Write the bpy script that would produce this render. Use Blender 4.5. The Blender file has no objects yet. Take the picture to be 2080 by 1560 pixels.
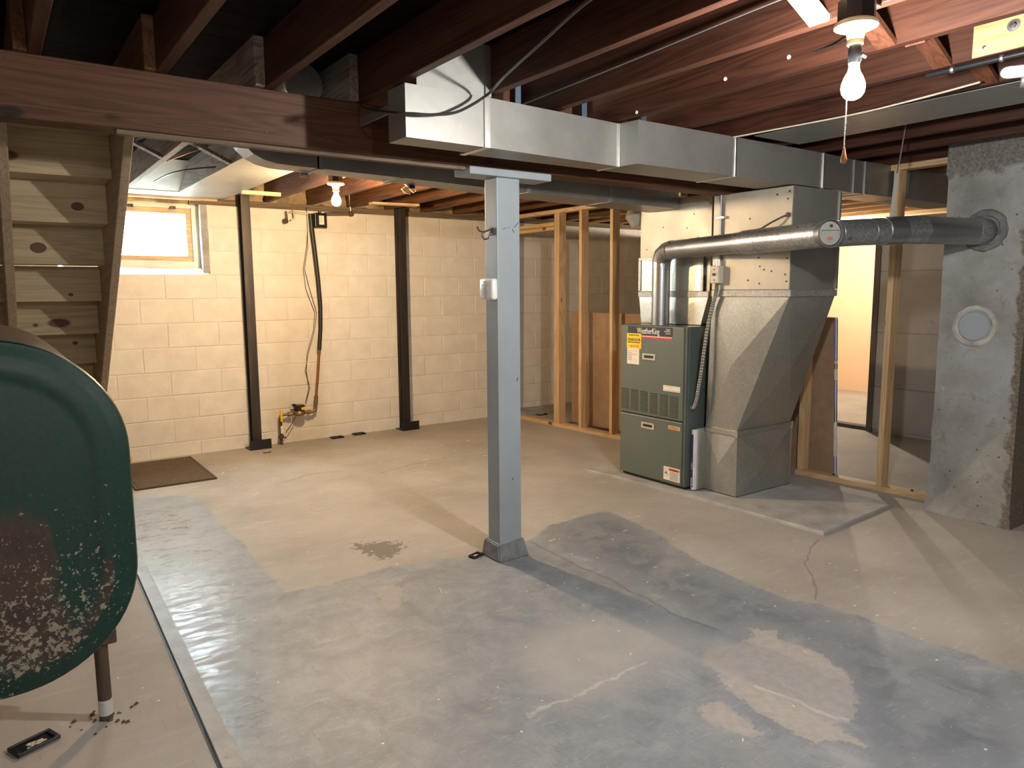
import bpy, bmesh, math, random
import numpy as np
from mathutils import Vector, Matrix

random.seed(7)
SC = bpy.context.scene
COL = SC.collection
PI = math.pi

# ------------------------------------------------------------------ camera
F_PX, YAW, PITCH, ROLL, CAM_H = 1487.5, math.radians(35.348), math.radians(-7.276), math.radians(-0.413), 1.39
fw = Vector((math.sin(YAW)*math.cos(PITCH), math.cos(YAW)*math.cos(PITCH), math.sin(PITCH)))
rt = Vector((math.cos(YAW), -math.sin(YAW), 0.0))
up = rt.cross(fw)
c_, s_ = math.cos(ROLL), math.sin(ROLL)
R_ = c_*rt + s_*up
U_ = -s_*rt + c_*up
cam = bpy.data.objects.new('camera', bpy.data.cameras.new('camera'))
COL.objects.link(cam)
cam.matrix_world = Matrix(((R_.x, U_.x, -fw.x, 0), (R_.y, U_.y, -fw.y, 0), (R_.z, U_.z, -fw.z, CAM_H), (0, 0, 0, 1)))
cam.data.sensor_fit = 'HORIZONTAL'
cam.data.sensor_width = 36.0
cam.data.lens = 36.0*F_PX/2080.0
cam.data.clip_start = 0.05
cam.data.clip_end = 60
SC.camera = cam

# ------------------------------------------------------------------ light levels, world, exposure
MAIN_BULB = (1.0, 0.955, 0.92, 1250.0)     # colour, emission strength of the bare white bulb
WARM_BULB = (1.0, 0.69, 0.385, 1680.0)     # far warm bulb
SIDE_BULB = (1.0, 0.86, 0.68, 1900.0)     # bulb in the next room
FILL_BULB = (1.0, 0.93, 0.86, 520.0)      # unseen fill bulb, added behind the camera to lift the shadows
SKY_LEVEL = 36.0
SC.view_settings.view_transform = 'Standard'
SC.view_settings.look = 'None'
SC.view_settings.gamma = 1.0
SC.view_settings.use_curve_mapping = False
SC.view_settings.exposure = 0.95
w = bpy.data.worlds.new('overcast_sky')
SC.world = w
w.use_nodes = True
w.node_tree.nodes['Background'].inputs[0].default_value = (0.83, 0.93, 1.0, 1)
w.node_tree.nodes['Background'].inputs[1].default_value = SKY_LEVEL

# ------------------------------------------------------------------ mesh helpers (coordinates are room metres)
def BM():
    return bmesh.new()

def wloc(o):
    v = Vector((0, 0, 0))
    while o is not None:
        v = v + o.location
        o = o.parent
    return v

def obj(name, bm, mat, parent=None, smooth=False):
    if parent is not None:
        bmesh.ops.translate(bm, verts=bm.verts, vec=-wloc(parent))
    bmesh.ops.recalc_face_normals(bm, faces=bm.faces)
    me = bpy.data.meshes.new(name)
    bm.to_mesh(me)
    bm.free()
    me.materials.append(mat)
    if smooth:
        me.polygons.foreach_set('use_smooth', [True]*len(me.polygons))
        try:
            me.set_sharp_from_angle(angle=math.radians(38))
        except Exception:
            pass
    o = bpy.data.objects.new(name, me)
    COL.objects.link(o)
    if parent is not None:
        o.parent = parent
    return o

def copy(o, parent=None, loc=None):
    c = o.copy()
    COL.objects.link(c)
    c.parent = parent if parent is not None else o.parent
    if loc is not None:
        c.location = loc
    return c

def tag(o, label, cat, group=None):
    o['label'] = label
    o['category'] = cat
    if group:
        o['group'] = group
    return o

def thing(name, label, cat, loc, group=None):
    e = bpy.data.objects.new(name, None)
    COL.objects.link(e)
    e.empty_display_size = 0.1
    e.location = loc
    return tag(e, label, cat, group)

def struct(o):
    o['kind'] = 'structure'
    return o

def lab(o, text):
    o['label'] = text
    return o

def merge(bm, tmp):
    me = bpy.data.meshes.new('tmp')
    tmp.to_mesh(me)
    tmp.free()
    bm.from_mesh(me)
    bpy.data.meshes.remove(me)

def box(bm, x0, x1, y0, y1, z0, z1, bev=0.0, seg=1):
    t = bmesh.new() if bev else bm
    vs = [t.verts.new((x, y, z)) for x in (x0, x1) for y in (y0, y1) for z in (z0, z1)]
    for f in ((0, 1, 3, 2), (4, 6, 7, 5), (0, 4, 5, 1), (2, 3, 7, 6), (0, 2, 6, 4), (1, 5, 7, 3)):
        t.faces.new([vs[i] for i in f])
    if bev:
        bmesh.ops.recalc_face_normals(t, faces=t.faces)
        bmesh.ops.bevel(t, geom=list(t.edges), offset=bev, segments=seg, affect='EDGES', profile=0.5)
        merge(bm, t)
    return bm

def hexa(bm, p):          # 8 points: bottom ring 0-3, top ring 4-7
    vs = [bm.verts.new(q) for q in p]
    for f in ((3, 2, 1, 0), (4, 5, 6, 7), (0, 1, 5, 4), (1, 2, 6, 5), (2, 3, 7, 6), (3, 0, 4, 7)):
        bm.faces.new([vs[i] for i in f])
    return bm

def poly_prism(bm, pts, vec):      # planar outline swept along vec
    v = Vector(vec)
    a = [bm.verts.new(p) for p in pts]
    b = [bm.verts.new(Vector(p)+v) for p in pts]
    n = len(pts)
    bm.faces.new(a)
    bm.faces.new(b[::-1])
    for i in range(n):
        bm.faces.new((a[i], b[i], b[(i+1) % n], a[(i+1) % n]))
    return bm

def bar(bm, p0, p1, wdt, thk, upv=(0, 0, 1)):      # rectangular bar from p0 to p1
    p0, p1 = Vector(p0), Vector(p1)
    d = (p1-p0).normalized()
    s = d.cross(Vector(upv)).normalized()*wdt/2
    u = s.cross(d).normalized()*thk/2
    return hexa(bm, [p0-s-u, p0+s-u, p1+s-u, p1-s-u, p0-s+u, p0+s+u, p1+s+u, p1-s+u])

def tube(bm, pts, r, n=10, caps=True):
    pts = [Vector(p) for p in pts]
    rs = r if isinstance(r, (list, tuple)) else [r]*len(pts)
    tang = []
    for i in range(len(pts)):
        a = pts[i]-pts[i-1] if i > 0 else pts[1]-pts[0]
        b = pts[i+1]-pts[i] if i < len(pts)-1 else pts[-1]-pts[-2]
        tang.append((a.normalized()+b.normalized()).normalized())
    ref = Vector((0, 0, 1)) if abs(tang[0].z) < 0.9 else Vector((1, 0, 0))
    nrm = (ref-tang[0]*ref.dot(tang[0])).normalized()
    rings = []
    for i, p in enumerate(pts):
        t = tang[i]
        nrm = (nrm-t*nrm.dot(t)).normalized()
        bn = t.cross(nrm)
        k = 1.0
        if 0 < i < len(pts)-1:
            cs = max(0.5, t.dot((pts[i]-pts[i-1]).normalized()))
            k = 1.0/cs**0.5
        rings.append([bm.verts.new(p+(nrm*math.cos(2*PI*j/n)+bn*math.sin(2*PI*j/n))*rs[i]*k) for j in range(n)])
    for a, b in zip(rings, rings[1:]):
        for j in range(n):
            bm.faces.new((a[j], a[(j+1) % n], b[(j+1) % n], b[j]))
    if caps:
        bm.faces.new(rings[0][::-1])
        bm.faces.new(rings[-1])
    return bm

def cyl(bm, p0, p1, r0, r1=None, n=16):
    return tube(bm, [p0, p1], [r0, r0 if r1 is None else r1], n)

def lathe(bm, prof, cen, n=24, axis=(0, 0, 1)):     # prof: (radius, distance along axis)
    ax = Vector(axis).normalized()
    ref = Vector((1, 0, 0)) if abs(ax.x) < 0.9 else Vector((0, 1, 0))
    a = (ref-ax*ref.dot(ax)).normalized()
    b = ax.cross(a)
    c = Vector(cen)
    rings = []
    for r, h in prof:
        if r < 1e-5:
            rings.append([bm.verts.new(c+ax*h)])
        else:
            rings.append([bm.verts.new(c+ax*h+(a*math.cos(2*PI*j/n)+b*math.sin(2*PI*j/n))*r) for j in range(n)])
    for p, q in zip(rings, rings[1:]):
        for j in range(n):
            k = (j+1) % n
            if len(p) == 1 and len(q) == 1:
                continue
            if len(p) == 1:
                bm.faces.new((p[0], q[k], q[j]))
            elif len(q) == 1:
                bm.faces.new((p[j], p[k], q[0]))
            else:
                bm.faces.new((p[j], p[k], q[k], q[j]))
    if len(rings[0]) > 1:
        bm.faces.new(rings[0][::-1])
    if len(rings[-1]) > 1:
        bm.faces.new(rings[-1])
    return bm

def rough(bm, amp, freq=6.0, cuts=0):
    from mathutils import noise
    if cuts:
        bmesh.ops.subdivide_edges(bm, edges=list(bm.edges), cuts=cuts, use_grid_fill=True)
    bm.normal_update()
    for v in bm.verts:
        n = noise.noise(v.co*freq) + 0.5*noise.noise(v.co*freq*2.7)
        v.co += v.normal*n*amp
    return bm

def text(name, s, size, org, right, upv, mat, parent, depth=0.0008, align='LEFT', xs=1.0):
    cu = bpy.data.curves.new('lettering', 'FONT')
    cu.body = s
    cu.size = size
    cu.align_x = align
    cu.extrude = depth
    cu.resolution_u = 2
    t = bpy.data.objects.new('lettering', cu)
    COL.objects.link(t)
    dg = bpy.context.evaluated_depsgraph_get()
    me = bpy.data.meshes.new_from_object(t.evaluated_get(dg))
    bpy.data.objects.remove(t)
    r, u = Vector(right).normalized(), Vector(upv).normalized()
    nn = r.cross(u)
    base = Vector(org)-wloc(parent)
    for v in me.vertices:
        c = v.co.copy()
        v.co = base + r*c.x*xs + u*c.y + nn*c.z
    me.materials.clear()
    me.materials.append(mat)
    o = bpy.data.objects.new(name, me)
    COL.objects.link(o)
    o.parent = parent
    return o

# ------------------------------------------------------------------ material helpers
class NT:
    def __init__(self, name):
        self.m = bpy.data.materials.new(name)
        self.m.use_nodes = True
        self.t = self.m.node_tree
        self.b = self.t.nodes['Principled BSDF']
        self.out = self.t.nodes['Material Output']
    def n(self, typ, **kw):
        nd = self.t.nodes.new(typ)
        for k, v in kw.items():
            setattr(nd, k, v)
        return nd
    def put(self, sock, v):
        if isinstance(v, bpy.types.NodeSocket):
            self.t.links.new(v, sock)
        elif v is not None:
            if sock.type == 'RGBA' and len(v) == 3:
                v = (*v, 1)
            sock.default_value = v
    def coord(self, scale=(1, 1, 1), rand=0.0, kind='Object', rot=(0, 0, 0)):
        tc = self.n('ShaderNodeTexCoord').outputs[kind]
        if rand:
            oi = self.n('ShaderNodeObjectInfo')
            mu = self.math('MULTIPLY', oi.outputs['Random'], rand)
            cb = self.n('ShaderNodeCombineXYZ')
            for i in range(3):
                self.put(cb.inputs[i], mu)
            va = self.n('ShaderNodeVectorMath', operation='ADD')
            self.put(va.inputs[0], tc)
            self.put(va.inputs[1], cb.outputs[0])
            tc = va.outputs[0]
        mp = self.n('ShaderNodeMapping')
        self.put(mp.inputs['Vector'], tc)
        mp.inputs['Scale'].default_value = scale
        mp.inputs['Rotation'].default_value = rot
        return mp.outputs[0]
    def noise(self, vec, scale=5, detail=4, rgh=0.55, dist=0.0):
        nd = self.n('ShaderNodeTexNoise')
        self.put(nd.inputs['Vector'], vec)
        nd.inputs['Scale'].default_value = scale
        nd.inputs['Detail'].default_value = detail
        nd.inputs['Roughness'].default_value = rgh
        nd.inputs['Distortion'].default_value = dist
        return nd.outputs['Fac']
    def voro(self, vec, scale=5, feature='F1', out='Distance', rnd=1.0):
        nd = self.n('ShaderNodeTexVoronoi', feature=feature)
        self.put(nd.inputs['Vector'], vec)
        nd.inputs['Scale'].default_value = scale
        nd.inputs['Randomness'].default_value = rnd
        return nd.outputs[out]
    def math(self, op, a, b=None, clamp=False):
        nd = self.n('ShaderNodeMath', operation=op, use_clamp=clamp)
        self.put(nd.inputs[0], a)
        if b is not None:
            self.put(nd.inputs[1], b)
        return nd.outputs[0]
    def step(self, v, lo, hi):           # smooth 0..1 between lo and hi (lo may exceed hi)
        nd = self.n('ShaderNodeMapRange', interpolation_type='SMOOTHSTEP')
        a, b, o0, o1 = (lo, hi, 0.0, 1.0) if lo < hi else (hi, lo, 1.0, 0.0)
        self.put(nd.inputs['Value'], v)
        nd.inputs['From Min'].default_value = a
        nd.inputs['From Max'].default_value = b
        nd.inputs['To Min'].default_value = o0
        nd.inputs['To Max'].default_value = o1
        return nd.outputs['Result']
    def ramp(self, fac, stops):
        nd = self.n('ShaderNodeValToRGB')
        self.put(nd.inputs[0], fac)
        el = nd.color_ramp.elements
        while len(el) < len(stops):
            el.new(0.5)
        for e, (p, c) in zip(el, stops):
            e.position = p
            e.color = (*c, 1) if len(c) == 3 else c
        return nd.outputs[0]
    def mix(self, fac, a, b, mode='MIX'):
        nd = self.n('ShaderNodeMix', data_type='RGBA', blend_type=mode)
        self.put(nd.inputs['Factor'], fac)
        self.put(nd.inputs[6], a)
        self.put(nd.inputs[7], b)
        return nd.outputs[2]
    def bump(self, h, strength=0.3, dist=0.01, normal=None):
        nd = self.n('ShaderNodeBump')
        self.put(nd.inputs['Height'], h)
        nd.inputs['Strength'].default_value = strength
        nd.inputs['Distance'].default_value = dist
        if normal is not None:
            self.put(nd.inputs['Normal'], normal)
        return nd.outputs[0]
    def fin(self, col=None, rough=None, metal=None, normal=None, spec=None):
        if col is not None:
            self.put(self.b.inputs['Base Color'], col)
        if rough is not None:
            self.put(self.b.inputs['Roughness'], rough)
        if metal is not None:
            self.put(self.b.inputs['Metallic'], metal)
        if normal is not None:
            self.put(self.b.inputs['Normal'], normal)
        if spec is not None:
            self.put(self.b.inputs['Specular IOR Level'], spec)
        return self.m

def mul(c, k):
    return tuple(min(1.0, x*k) for x in c)

def paint(name, c, rgh=0.55, var=0.12, scale=6, bump=0.15, bscale=60, dirt=None):
    t = NT(name)
    v = t.coord(rand=13)
    f = t.noise(v, scale, 5)
    col = t.ramp(f, [(0.3, mul(c, 1-var)), (0.7, mul(c, 1+var))])
    if dirt:
        g = t.step(t.noise(v, scale*2.3, 6, 0.7), 0.60, 0.72)
        col = t.mix(g, col, dirt)
    h = t.noise(v, bscale, 3)
    return t.fin(col, rgh, 0.0, t.bump(h, bump, 0.004))

def wood(name, dark, light, axis='X', rgh=0.6, knots=0.0, knotcol=None, grain=1.0, stain=0.0, stain_col=(0.03, 0.02, 0.015)):
    t = NT(name)
    al, ac = 0.55*grain, 9.0*grain
    sc = {'X': (al, ac, ac), 'Y': (ac, al, ac), 'Z': (ac, ac, al)}[axis]
    v = t.coord(sc, rand=23)
    f = t.noise(v, 1.0, 3, 0.5, 0.8)
    bands = t.math('FRACT', t.math('MULTIPLY', f, 9.0))
    bands = t.math('PINGPONG', t.math('MULTIPLY', f, 9.0), 0.5)
    sf = {'X': (2, 60, 60), 'Y': (60, 2, 60), 'Z': (60, 60, 2)}[axis]
    fine = t.noise(t.coord(sf, rand=5), 1.5, 2)
    k = t.math('ADD', t.math('MULTIPLY', bands, 0.9), t.math('MULTIPLY', t.math('SUBTRACT', fine, 0.5), 0.7))
    big = t.noise(t.coord((1.2, 1.2, 1.2), rand=9), 1.5, 3)
    k = t.math('ADD', k, t.math('MULTIPLY', t.math('SUBTRACT', big, 0.5), 0.5))
    col = t.ramp(k, [(0.0, light), (0.22, tuple(0.7*a+0.3*b for a, b in zip(light, dark))), (0.6, dark)])
    if knots:
        kn = 2.2
        ks = {'X': (kn, kn*2.2, kn*2.2), 'Y': (kn*2.2, kn, kn*2.2), 'Z': (kn*2.2, kn*2.2, kn)}[axis]
        d = t.voro(t.coord(ks, rand=31), 1.0)
        m = t.step(d, knots+0.05, knots)
        col = t.mix(m, col, knotcol or mul(dark, 0.35))
    if stain:
        s = t.step(t.noise(t.coord((1.5, 1.5, 1.5), rand=41), 2.0, 6, 0.7), 0.68-stain*0.2, 0.75)
        col = t.mix(t.math('MULTIPLY', s, 0.75), col, stain_col)
    return t.fin(col, rgh, 0.0, t.bump(k, 0.12, 0.004), spec=0.3 if rgh < 0.9 else 0.02)

def galv(name, c=(0.62, 0.63, 0.62), rgh=0.36, sp=70, spv=0.16, dirt=0.0, metal=1.0):
    t = NT(name)
    v = t.coord(rand=7)
    cell = t.n('ShaderNodeTexVoronoi')
    t.put(cell.inputs['Vector'], v)
    cell.inputs['Scale'].default_value = sp
    bw = t.math('FRACT', t.math('MULTIPLY', cell.outputs['Color'], 1.0))
    big = t.noise(v, 3, 5)
    k = t.math('ADD', t.math('MULTIPLY', t.math('SUBTRACT', bw, 0.5), spv*2), t.math('MULTIPLY', t.math('SUBTRACT', big, 0.5), 0.45))
    col = t.ramp(t.math('ADD', k, 0.5), [(0.2, mul(c, 0.62)), (0.8, mul(c, 1.25))])
    if dirt:
        s = t.step(t.noise(v, 9, 7, 0.75), 0.62-dirt*0.15, 0.72)
        col = t.mix(s, col, (0.10, 0.085, 0.07))
    sm = t.noise(t.coord((2, 2, 2), rand=3), 2.5, 4)
    rg = t.math('ADD', rgh-0.12, t.math('MULTIPLY', sm, 0.26))
    return t.fin(col, rg, metal, t.bump(t.noise(v, 5, 2), 0.10, 0.02))

def plain(name, c, rgh=0.5, metal=0.0, bump=0.0, bs=80):
    t = NT(name)
    nrm = None
    v = t.coord(rand=3)
    col = t.ramp(t.noise(v, 14, 4), [(0.3, mul(c, 0.88)), (0.7, mul(c, 1.12))])
    if bump:
        nrm = t.bump(t.noise(v, bs, 3), bump, 0.003)
    return t.fin(col, rgh, metal, nrm)

def glow(name, c, s):
    t = NT(name)
    e = t.n('ShaderNodeEmission')
    e.inputs[0].default_value = (*c, 1)
    e.inputs[1].default_value = s
    t.t.links.new(e.outputs[0], t.out.inputs[0])
    return t.m

M = {}
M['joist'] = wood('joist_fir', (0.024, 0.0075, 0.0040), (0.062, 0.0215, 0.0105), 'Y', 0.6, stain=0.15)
M['joist_warmlit'] = wood('joist_fir_warmlit', (0.055, 0.021, 0.008), (0.135, 0.057, 0.023), 'Y', 0.6, stain=0.15)  # same fir, colour lifted to carry the warm bulb's light on far joists
M['beam'] = wood('beam_fir', (0.052, 0.019, 0.009), (0.100, 0.041, 0.020), 'X', 0.55, knots=0.06, stain=0.1)
M['plank'] = wood('subfloor_pine', (0.007, 0.0035, 0.0022), (0.013, 0.007, 0.0045), 'X', 0.95)
M['bridge'] = wood('bridging_fir', (0.06, 0.02, 0.010), (0.12, 0.044, 0.022), 'X', 0.6)
M['pale_x'] = wood('pale_pine_x', (0.46, 0.31, 0.17), (0.66, 0.49, 0.30), 'X', 0.6, knots=0.07, knotcol=(0.17, 0.07, 0.03))
M['pale_y'] = wood('pale_pine_y', (0.46, 0.30, 0.15), (0.66, 0.47, 0.27), 'Y', 0.6, knots=0.05, knotcol=(0.17, 0.07, 0.03))
M['pale_z'] = wood('pale_pine_z', (0.46, 0.30, 0.15), (0.66, 0.47, 0.27), 'Z', 0.6, knots=0.05, knotcol=(0.17, 0.07, 0.03))
M['stair_x'] = wood('stair_pine_x', (0.34, 0.265, 0.15), (0.49, 0.39, 0.24), 'X', 0.55, knots=0.10, knotcol=(0.13, 0.055, 0.03))
M['stair_y'] = wood('stair_pine_y', (0.25, 0.185, 0.12), (0.36, 0.275, 0.185), 'Y', 0.55, knots=0.05, knotcol=(0.05, 0.03, 0.02))
M['old'] = wood('weathered_wood', (0.07, 0.05, 0.038), (0.20, 0.16, 0.13), 'Y', 0.75, stain=0.4, stain_col=(0.10, 0.05, 0.03))
M['oldx'] = wood('weathered_sill', (0.10, 0.07, 0.045), (0.20, 0.15, 0.10), 'X', 0.75, stain=0.5, stain_col=(0.08, 0.045, 0.03))
M['galv'] = galv('galvanised_sheet', (0.335, 0.335, 0.31), 0.46, 30, 0.03, metal=0.62)
M['galvdark'] = galv('galvanised_dull', (0.33, 0.335, 0.32), 0.42, 30, 0.03, metal=0.75)
M['spang'] = galv('spangled_sheet', (0.50, 0.51, 0.48), 0.40, 110, 0.13, metal=0.82)
M['spangold'] = galv('spangled_old', (0.36, 0.36, 0.34), 0.48, 110, 0.2, dirt=0.15, metal=0.55)
M['flue'] = galv('flue_pipe_steel', (0.36, 0.375, 0.385), 0.36, 60, 0.05, metal=0.88)
M['flueold'] = galv('flue_pipe_speckled', (0.40, 0.42, 0.43), 0.36, 120, 0.32, dirt=0.4, metal=0.8)
M['creamsheet'] = galv('pale_sheet', (0.47, 0.43, 0.35), 0.52, 40, 0.02, metal=0.45)
M['cleat'] = plain('cleat_metal', (0.75, 0.75, 0.72), 0.3, 1.0)
M['black'] = plain('black_plastic', (0.012, 0.012, 0.014), 0.35)
M['blackpipe'] = plain('black_rubber', (0.02, 0.019, 0.018), 0.45)
M['white'] = plain('white_plastic', (0.80, 0.80, 0.78), 0.35)
M['porcelain'] = plain('porcelain', (0.85, 0.74, 0.45), 0.3)
M['brass'] = plain('old_brass', (0.28, 0.20, 0.12), 0.45, 0.8)
M['copper'] = plain('old_copper', (0.36, 0.17, 0.08), 0.45, 0.8)
M['iron'] = plain('rusty_iron', (0.10, 0.065, 0.045), 0.7, 0.3, 0.3)
M['yellow'] = plain('yellow_tag', (0.85, 0.60, 0.03), 0.5)
M['paper'] = plain('paper', (0.82, 0.76, 0.66), 0.7)
M['ink'] = plain('black_ink', (0.015, 0.015, 0.02), 0.5)
M['red'] = plain('red_print', (0.55, 0.03, 0.05), 0.5)
M['orange'] = plain('orange_print', (0.80, 0.18, 0.04), 0.5)
M['greyink'] = plain('grey_print', (0.25, 0.22, 0.2), 0.6)
M['screw'] = plain('screw_steel', (0.10, 0.09, 0.085), 0.5, 0.7)
M['wirewhite'] = plain('cream_wire', (0.62, 0.55, 0.42), 0.5)
M['blue'] = plain('blue_tape', (0.10, 0.19, 0.42), 0.5)
M['purple'] = plain('purple_print', (0.10, 0.055, 0.22), 0.5)
M['kraft'] = plain('drywall_brown_paper', (0.33, 0.215, 0.135), 0.8)
M['gypsum'] = plain('gypsum_edge', (0.74, 0.73, 0.70), 0.8)
M['furn'] = paint('furnace_green_enamel', (0.118, 0.142, 0.118), 0.38, 0.06, 3, 0.05)
M['furndark'] = paint('furnace_side_enamel', (0.085, 0.110, 0.100), 0.38, 0.06, 3, 0.05)
M['beige'] = plain('beige_plastic', (0.55, 0.48, 0.36), 0.4)
M['postpaint'] = paint('grey_blue_post_paint', (0.30, 0.345, 0.375), 0.42, 0.07, 4, 0.12, 40)
M['wax'] = plain('wood_pendant', (0.42, 0.19, 0.09), 0.4)
M['rubber'] = paint('mat_rubber', (0.085, 0.06, 0.04), 0.8, 0.15, 20, 0.3, 200)
M['insul'] = paint('dirty_fibreglass', (0.30, 0.22, 0.13), 0.95, 0.5, 9, 0.8, 40, dirt=(0.07, 0.05, 0.03))
M['farwall'] = paint('side_room_wall_paint', (0.80, 0.545, 0.35), 0.7, 0.03, 3)
M['hiddenwall'] = paint('plain_basement_wall', (0.76, 0.74, 0.70), 0.8, 0.06, 3)
M['mortar'] = paint('grey_mortar', (0.33, 0.33, 0.32), 0.9, 0.25, 9, 0.6, 40)
M['sillpaint'] = paint('white_sill_paint', (0.78, 0.80, 0.82), 0.6, 0.06, 9, 0.4, 40)
M['whitewood'] = paint('window_frame_paint', (0.76, 0.70, 0.60), 0.6, 0.10, 8, 0.25, 40)

# black steel braces with rusty streaks
t = NT('brace_steel_paint')
v = t.coord((6, 6, 0.8), rand=3)
M['blacksteel'] = t.fin(t.ramp(t.noise(v, 3, 5), [(0.35, (0.03, 0.026, 0.024)), (0.60, (0.055, 0.043, 0.036)), (0.8, (0.12, 0.08, 0.05))]), 0.5, 0.4)

# ------------------------------------------------------------------ floor material (paint worn off bare concrete)
def seg_dist(t, vec, p, q):              # distance from vec to the segment p-q on the floor
    px, py = p
    dx, dy = q[0]-p[0], q[1]-p[1]
    L2 = dx*dx+dy*dy
    sx = t.n('ShaderNodeSeparateXYZ')
    t.put(sx.inputs[0], vec)
    ax = t.math('SUBTRACT', sx.outputs[0], px)
    ay = t.math('SUBTRACT', sx.outputs[1], py)
    h = t.math('DIVIDE', t.math('ADD', t.math('MULTIPLY', ax, dx), t.math('MULTIPLY', ay, dy)), L2, clamp=True)
    ex = t.math('SUBTRACT', ax, t.math('MULTIPLY', h, dx))
    ey = t.math('SUBTRACT', ay, t.math('MULTIPLY', h, dy))
    return t.math('SQRT', t.math('ADD', t.math('MULTIPLY', ex, ex), t.math('MULTIPLY', ey, ey)))

def floor_material():
    t = NT('worn_concrete_floor')
    v = t.coord()
    def att(n):
        a = t.n('ShaderNodeAttribute')
        a.attribute_name = n
        return a.outputs['Fac']
    nb = t.noise(v, 1.3, 6, 0.6)
    nm = t.noise(v, 6.0, 8, 0.68, 0.4)
    nf = t.noise(v, 28.0, 6, 0.7)
    stre = t.noise(t.coord((3.0, 11.0, 1), rot=(0, 0, 0.6)), 2.0, 6, 0.7, 0.6)
    edge = t.math('ADD', t.math('MULTIPLY', t.math('SUBTRACT', nm, 0.5), 0.10), t.math('MULTIPLY', t.math('SUBTRACT', nf, 0.5), 0.05))
    tan = t.ramp(nb, [(0.30, (0.33, 0.302, 0.262)), (0.52, (0.415, 0.388, 0.345)), (0.72, (0.485, 0.458, 0.412))])
    tan = t.mix(t.math('MULTIPLY', t.step(stre, 0.52, 0.75), 0.5), tan, (0.56, 0.545, 0.50))
    tan = t.mix(t.math('MULTIPLY', t.step(nm, 0.60, 0.80), 0.45), tan, (0.37, 0.31, 0.245))
    tan = t.mix(t.math('MULTIPLY', t.step(nf, 0.62, 0.75), 0.3), tan, (0.30, 0.28, 0.25))
    gry = t.ramp(nm, [(0.30, (0.20, 0.224, 0.246)), (0.52, (0.280, 0.306, 0.326)), (0.75, (0.380, 0.398, 0.408))])
    gry = t.mix(t.math('MULTIPLY', t.step(stre, 0.55, 0.78), 0.55), gry, (0.46, 0.46, 0.455))
    gry = t.mix(t.math('MULTIPLY', t.step(nb, 0.52, 0.75), 0.55), gry, (0.44, 0.43, 0.41))
    fib = t.noise(t.coord((6.0, 34.0, 1), rot=(0, 0, 0.9)), 3.0, 5, 0.7, 0.8)
    fib2 = t.noise(t.coord((30.0, 5.0, 1), rot=(0, 0, 0.5)), 3.0, 5, 0.7, 0.8)
    gry = t.mix(t.math('MULTIPLY', t.step(fib, 0.56, 0.70), 0.45), gry, (0.50, 0.505, 0.51))
    gry = t.mix(t.math('MULTIPLY', t.step(fib2, 0.44, 0.30), 0.5), gry, (0.17, 0.183, 0.208))
    tan = t.mix(t.math('MULTIPLY', t.step(fib2, 0.42, 0.28), 0.5), tan, (0.27, 0.235, 0.195))
    tan = t.mix(t.math('MULTIPLY', t.step(fib, 0.58, 0.72), 0.4), tan, (0.56, 0.54, 0.50))
    pm = t.step(t.math('ADD', att('sd_paint'), edge), 0.012, -0.012)
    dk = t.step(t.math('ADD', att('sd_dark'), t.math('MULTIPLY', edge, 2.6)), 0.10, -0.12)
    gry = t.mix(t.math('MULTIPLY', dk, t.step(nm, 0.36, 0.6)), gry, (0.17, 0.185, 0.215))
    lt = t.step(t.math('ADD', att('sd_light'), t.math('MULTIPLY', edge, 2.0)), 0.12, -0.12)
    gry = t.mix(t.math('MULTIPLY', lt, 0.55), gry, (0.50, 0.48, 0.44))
    col = t.mix(pm, tan, gry)
    rag = t.math('ADD', t.math('MULTIPLY', t.math('SUBTRACT', nf, 0.5), 0.11), t.math('MULTIPLY', t.math('SUBTRACT', t.noise(v, 75.0, 4, 0.6), 0.5), 0.045))
    bare = t.step(t.math('ADD', att('sd_bare'), rag), 0.003, -0.003)
    bcol = t.ramp(nf, [(0.3, (0.36, 0.338, 0.312)), (0.7, (0.465, 0.44, 0.41))])
    col = t.mix(bare, col, bcol)
    spot = t.step(t.math('ADD', att('sd_spot'), t.math('MULTIPLY', t.math('SUBTRACT', nf, 0.5), 0.35)), 0.0, -0.03)
    col = t.mix(t.math('MULTIPLY', spot, 0.8), col, (0.15, 0.125, 0.105))
    # plaster and paint flecks
    fl = t.voro(t.coord((1, 1, 0)), 9.0)
    pick = t.n('ShaderNodeTexVoronoi')
    t.put(pick.inputs['Vector'], t.coord((1, 1, 0)))
    pick.inputs['Scale'].default_value = 9.0
    sel = t.step(pick.outputs['Color'], 0.50, 0.55)
    fleck = t.math('MULTIPLY', t.step(t.math('ADD', fl, t.math('MULTIPLY', t.math('SUBTRACT', nf, 0.5), 0.12)), 0.05, 0.035), sel)
    col = t.mix(fleck, col, (0.78, 0.77, 0.74))
    fl2 = t.voro(t.coord((1, 1, 0), rot=(0, 0, 0.4)), 23.0)
    col = t.mix(t.step(fl2, 0.055, 0.035), col, (0.66, 0.65, 0.62))
    # cracks, a groove and a long scrape
    vd = t.n('ShaderNodeVectorMath', operation='ADD')
    nz = t.n('ShaderNodeTexNoise')
    t.put(nz.inputs['Vector'], v)
    nz.inputs['Scale'].default_value = 5
    nz.inputs['Detail'].default_value = 5
    sub = t.n('ShaderNodeVectorMath', operation='MULTIPLY_ADD')
    t.put(sub.inputs[0], nz.outputs['Color'])
    sub.inputs[1].default_value = (0.10, 0.10, 0)
    sub.inputs[2].default_value = (-0.05, -0.05, 0)
    t.put(vd.inputs[0], v)
    t.put(vd.inputs[1], sub.outputs[0])
    wv = vd.outputs[0]
    hole = None
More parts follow.
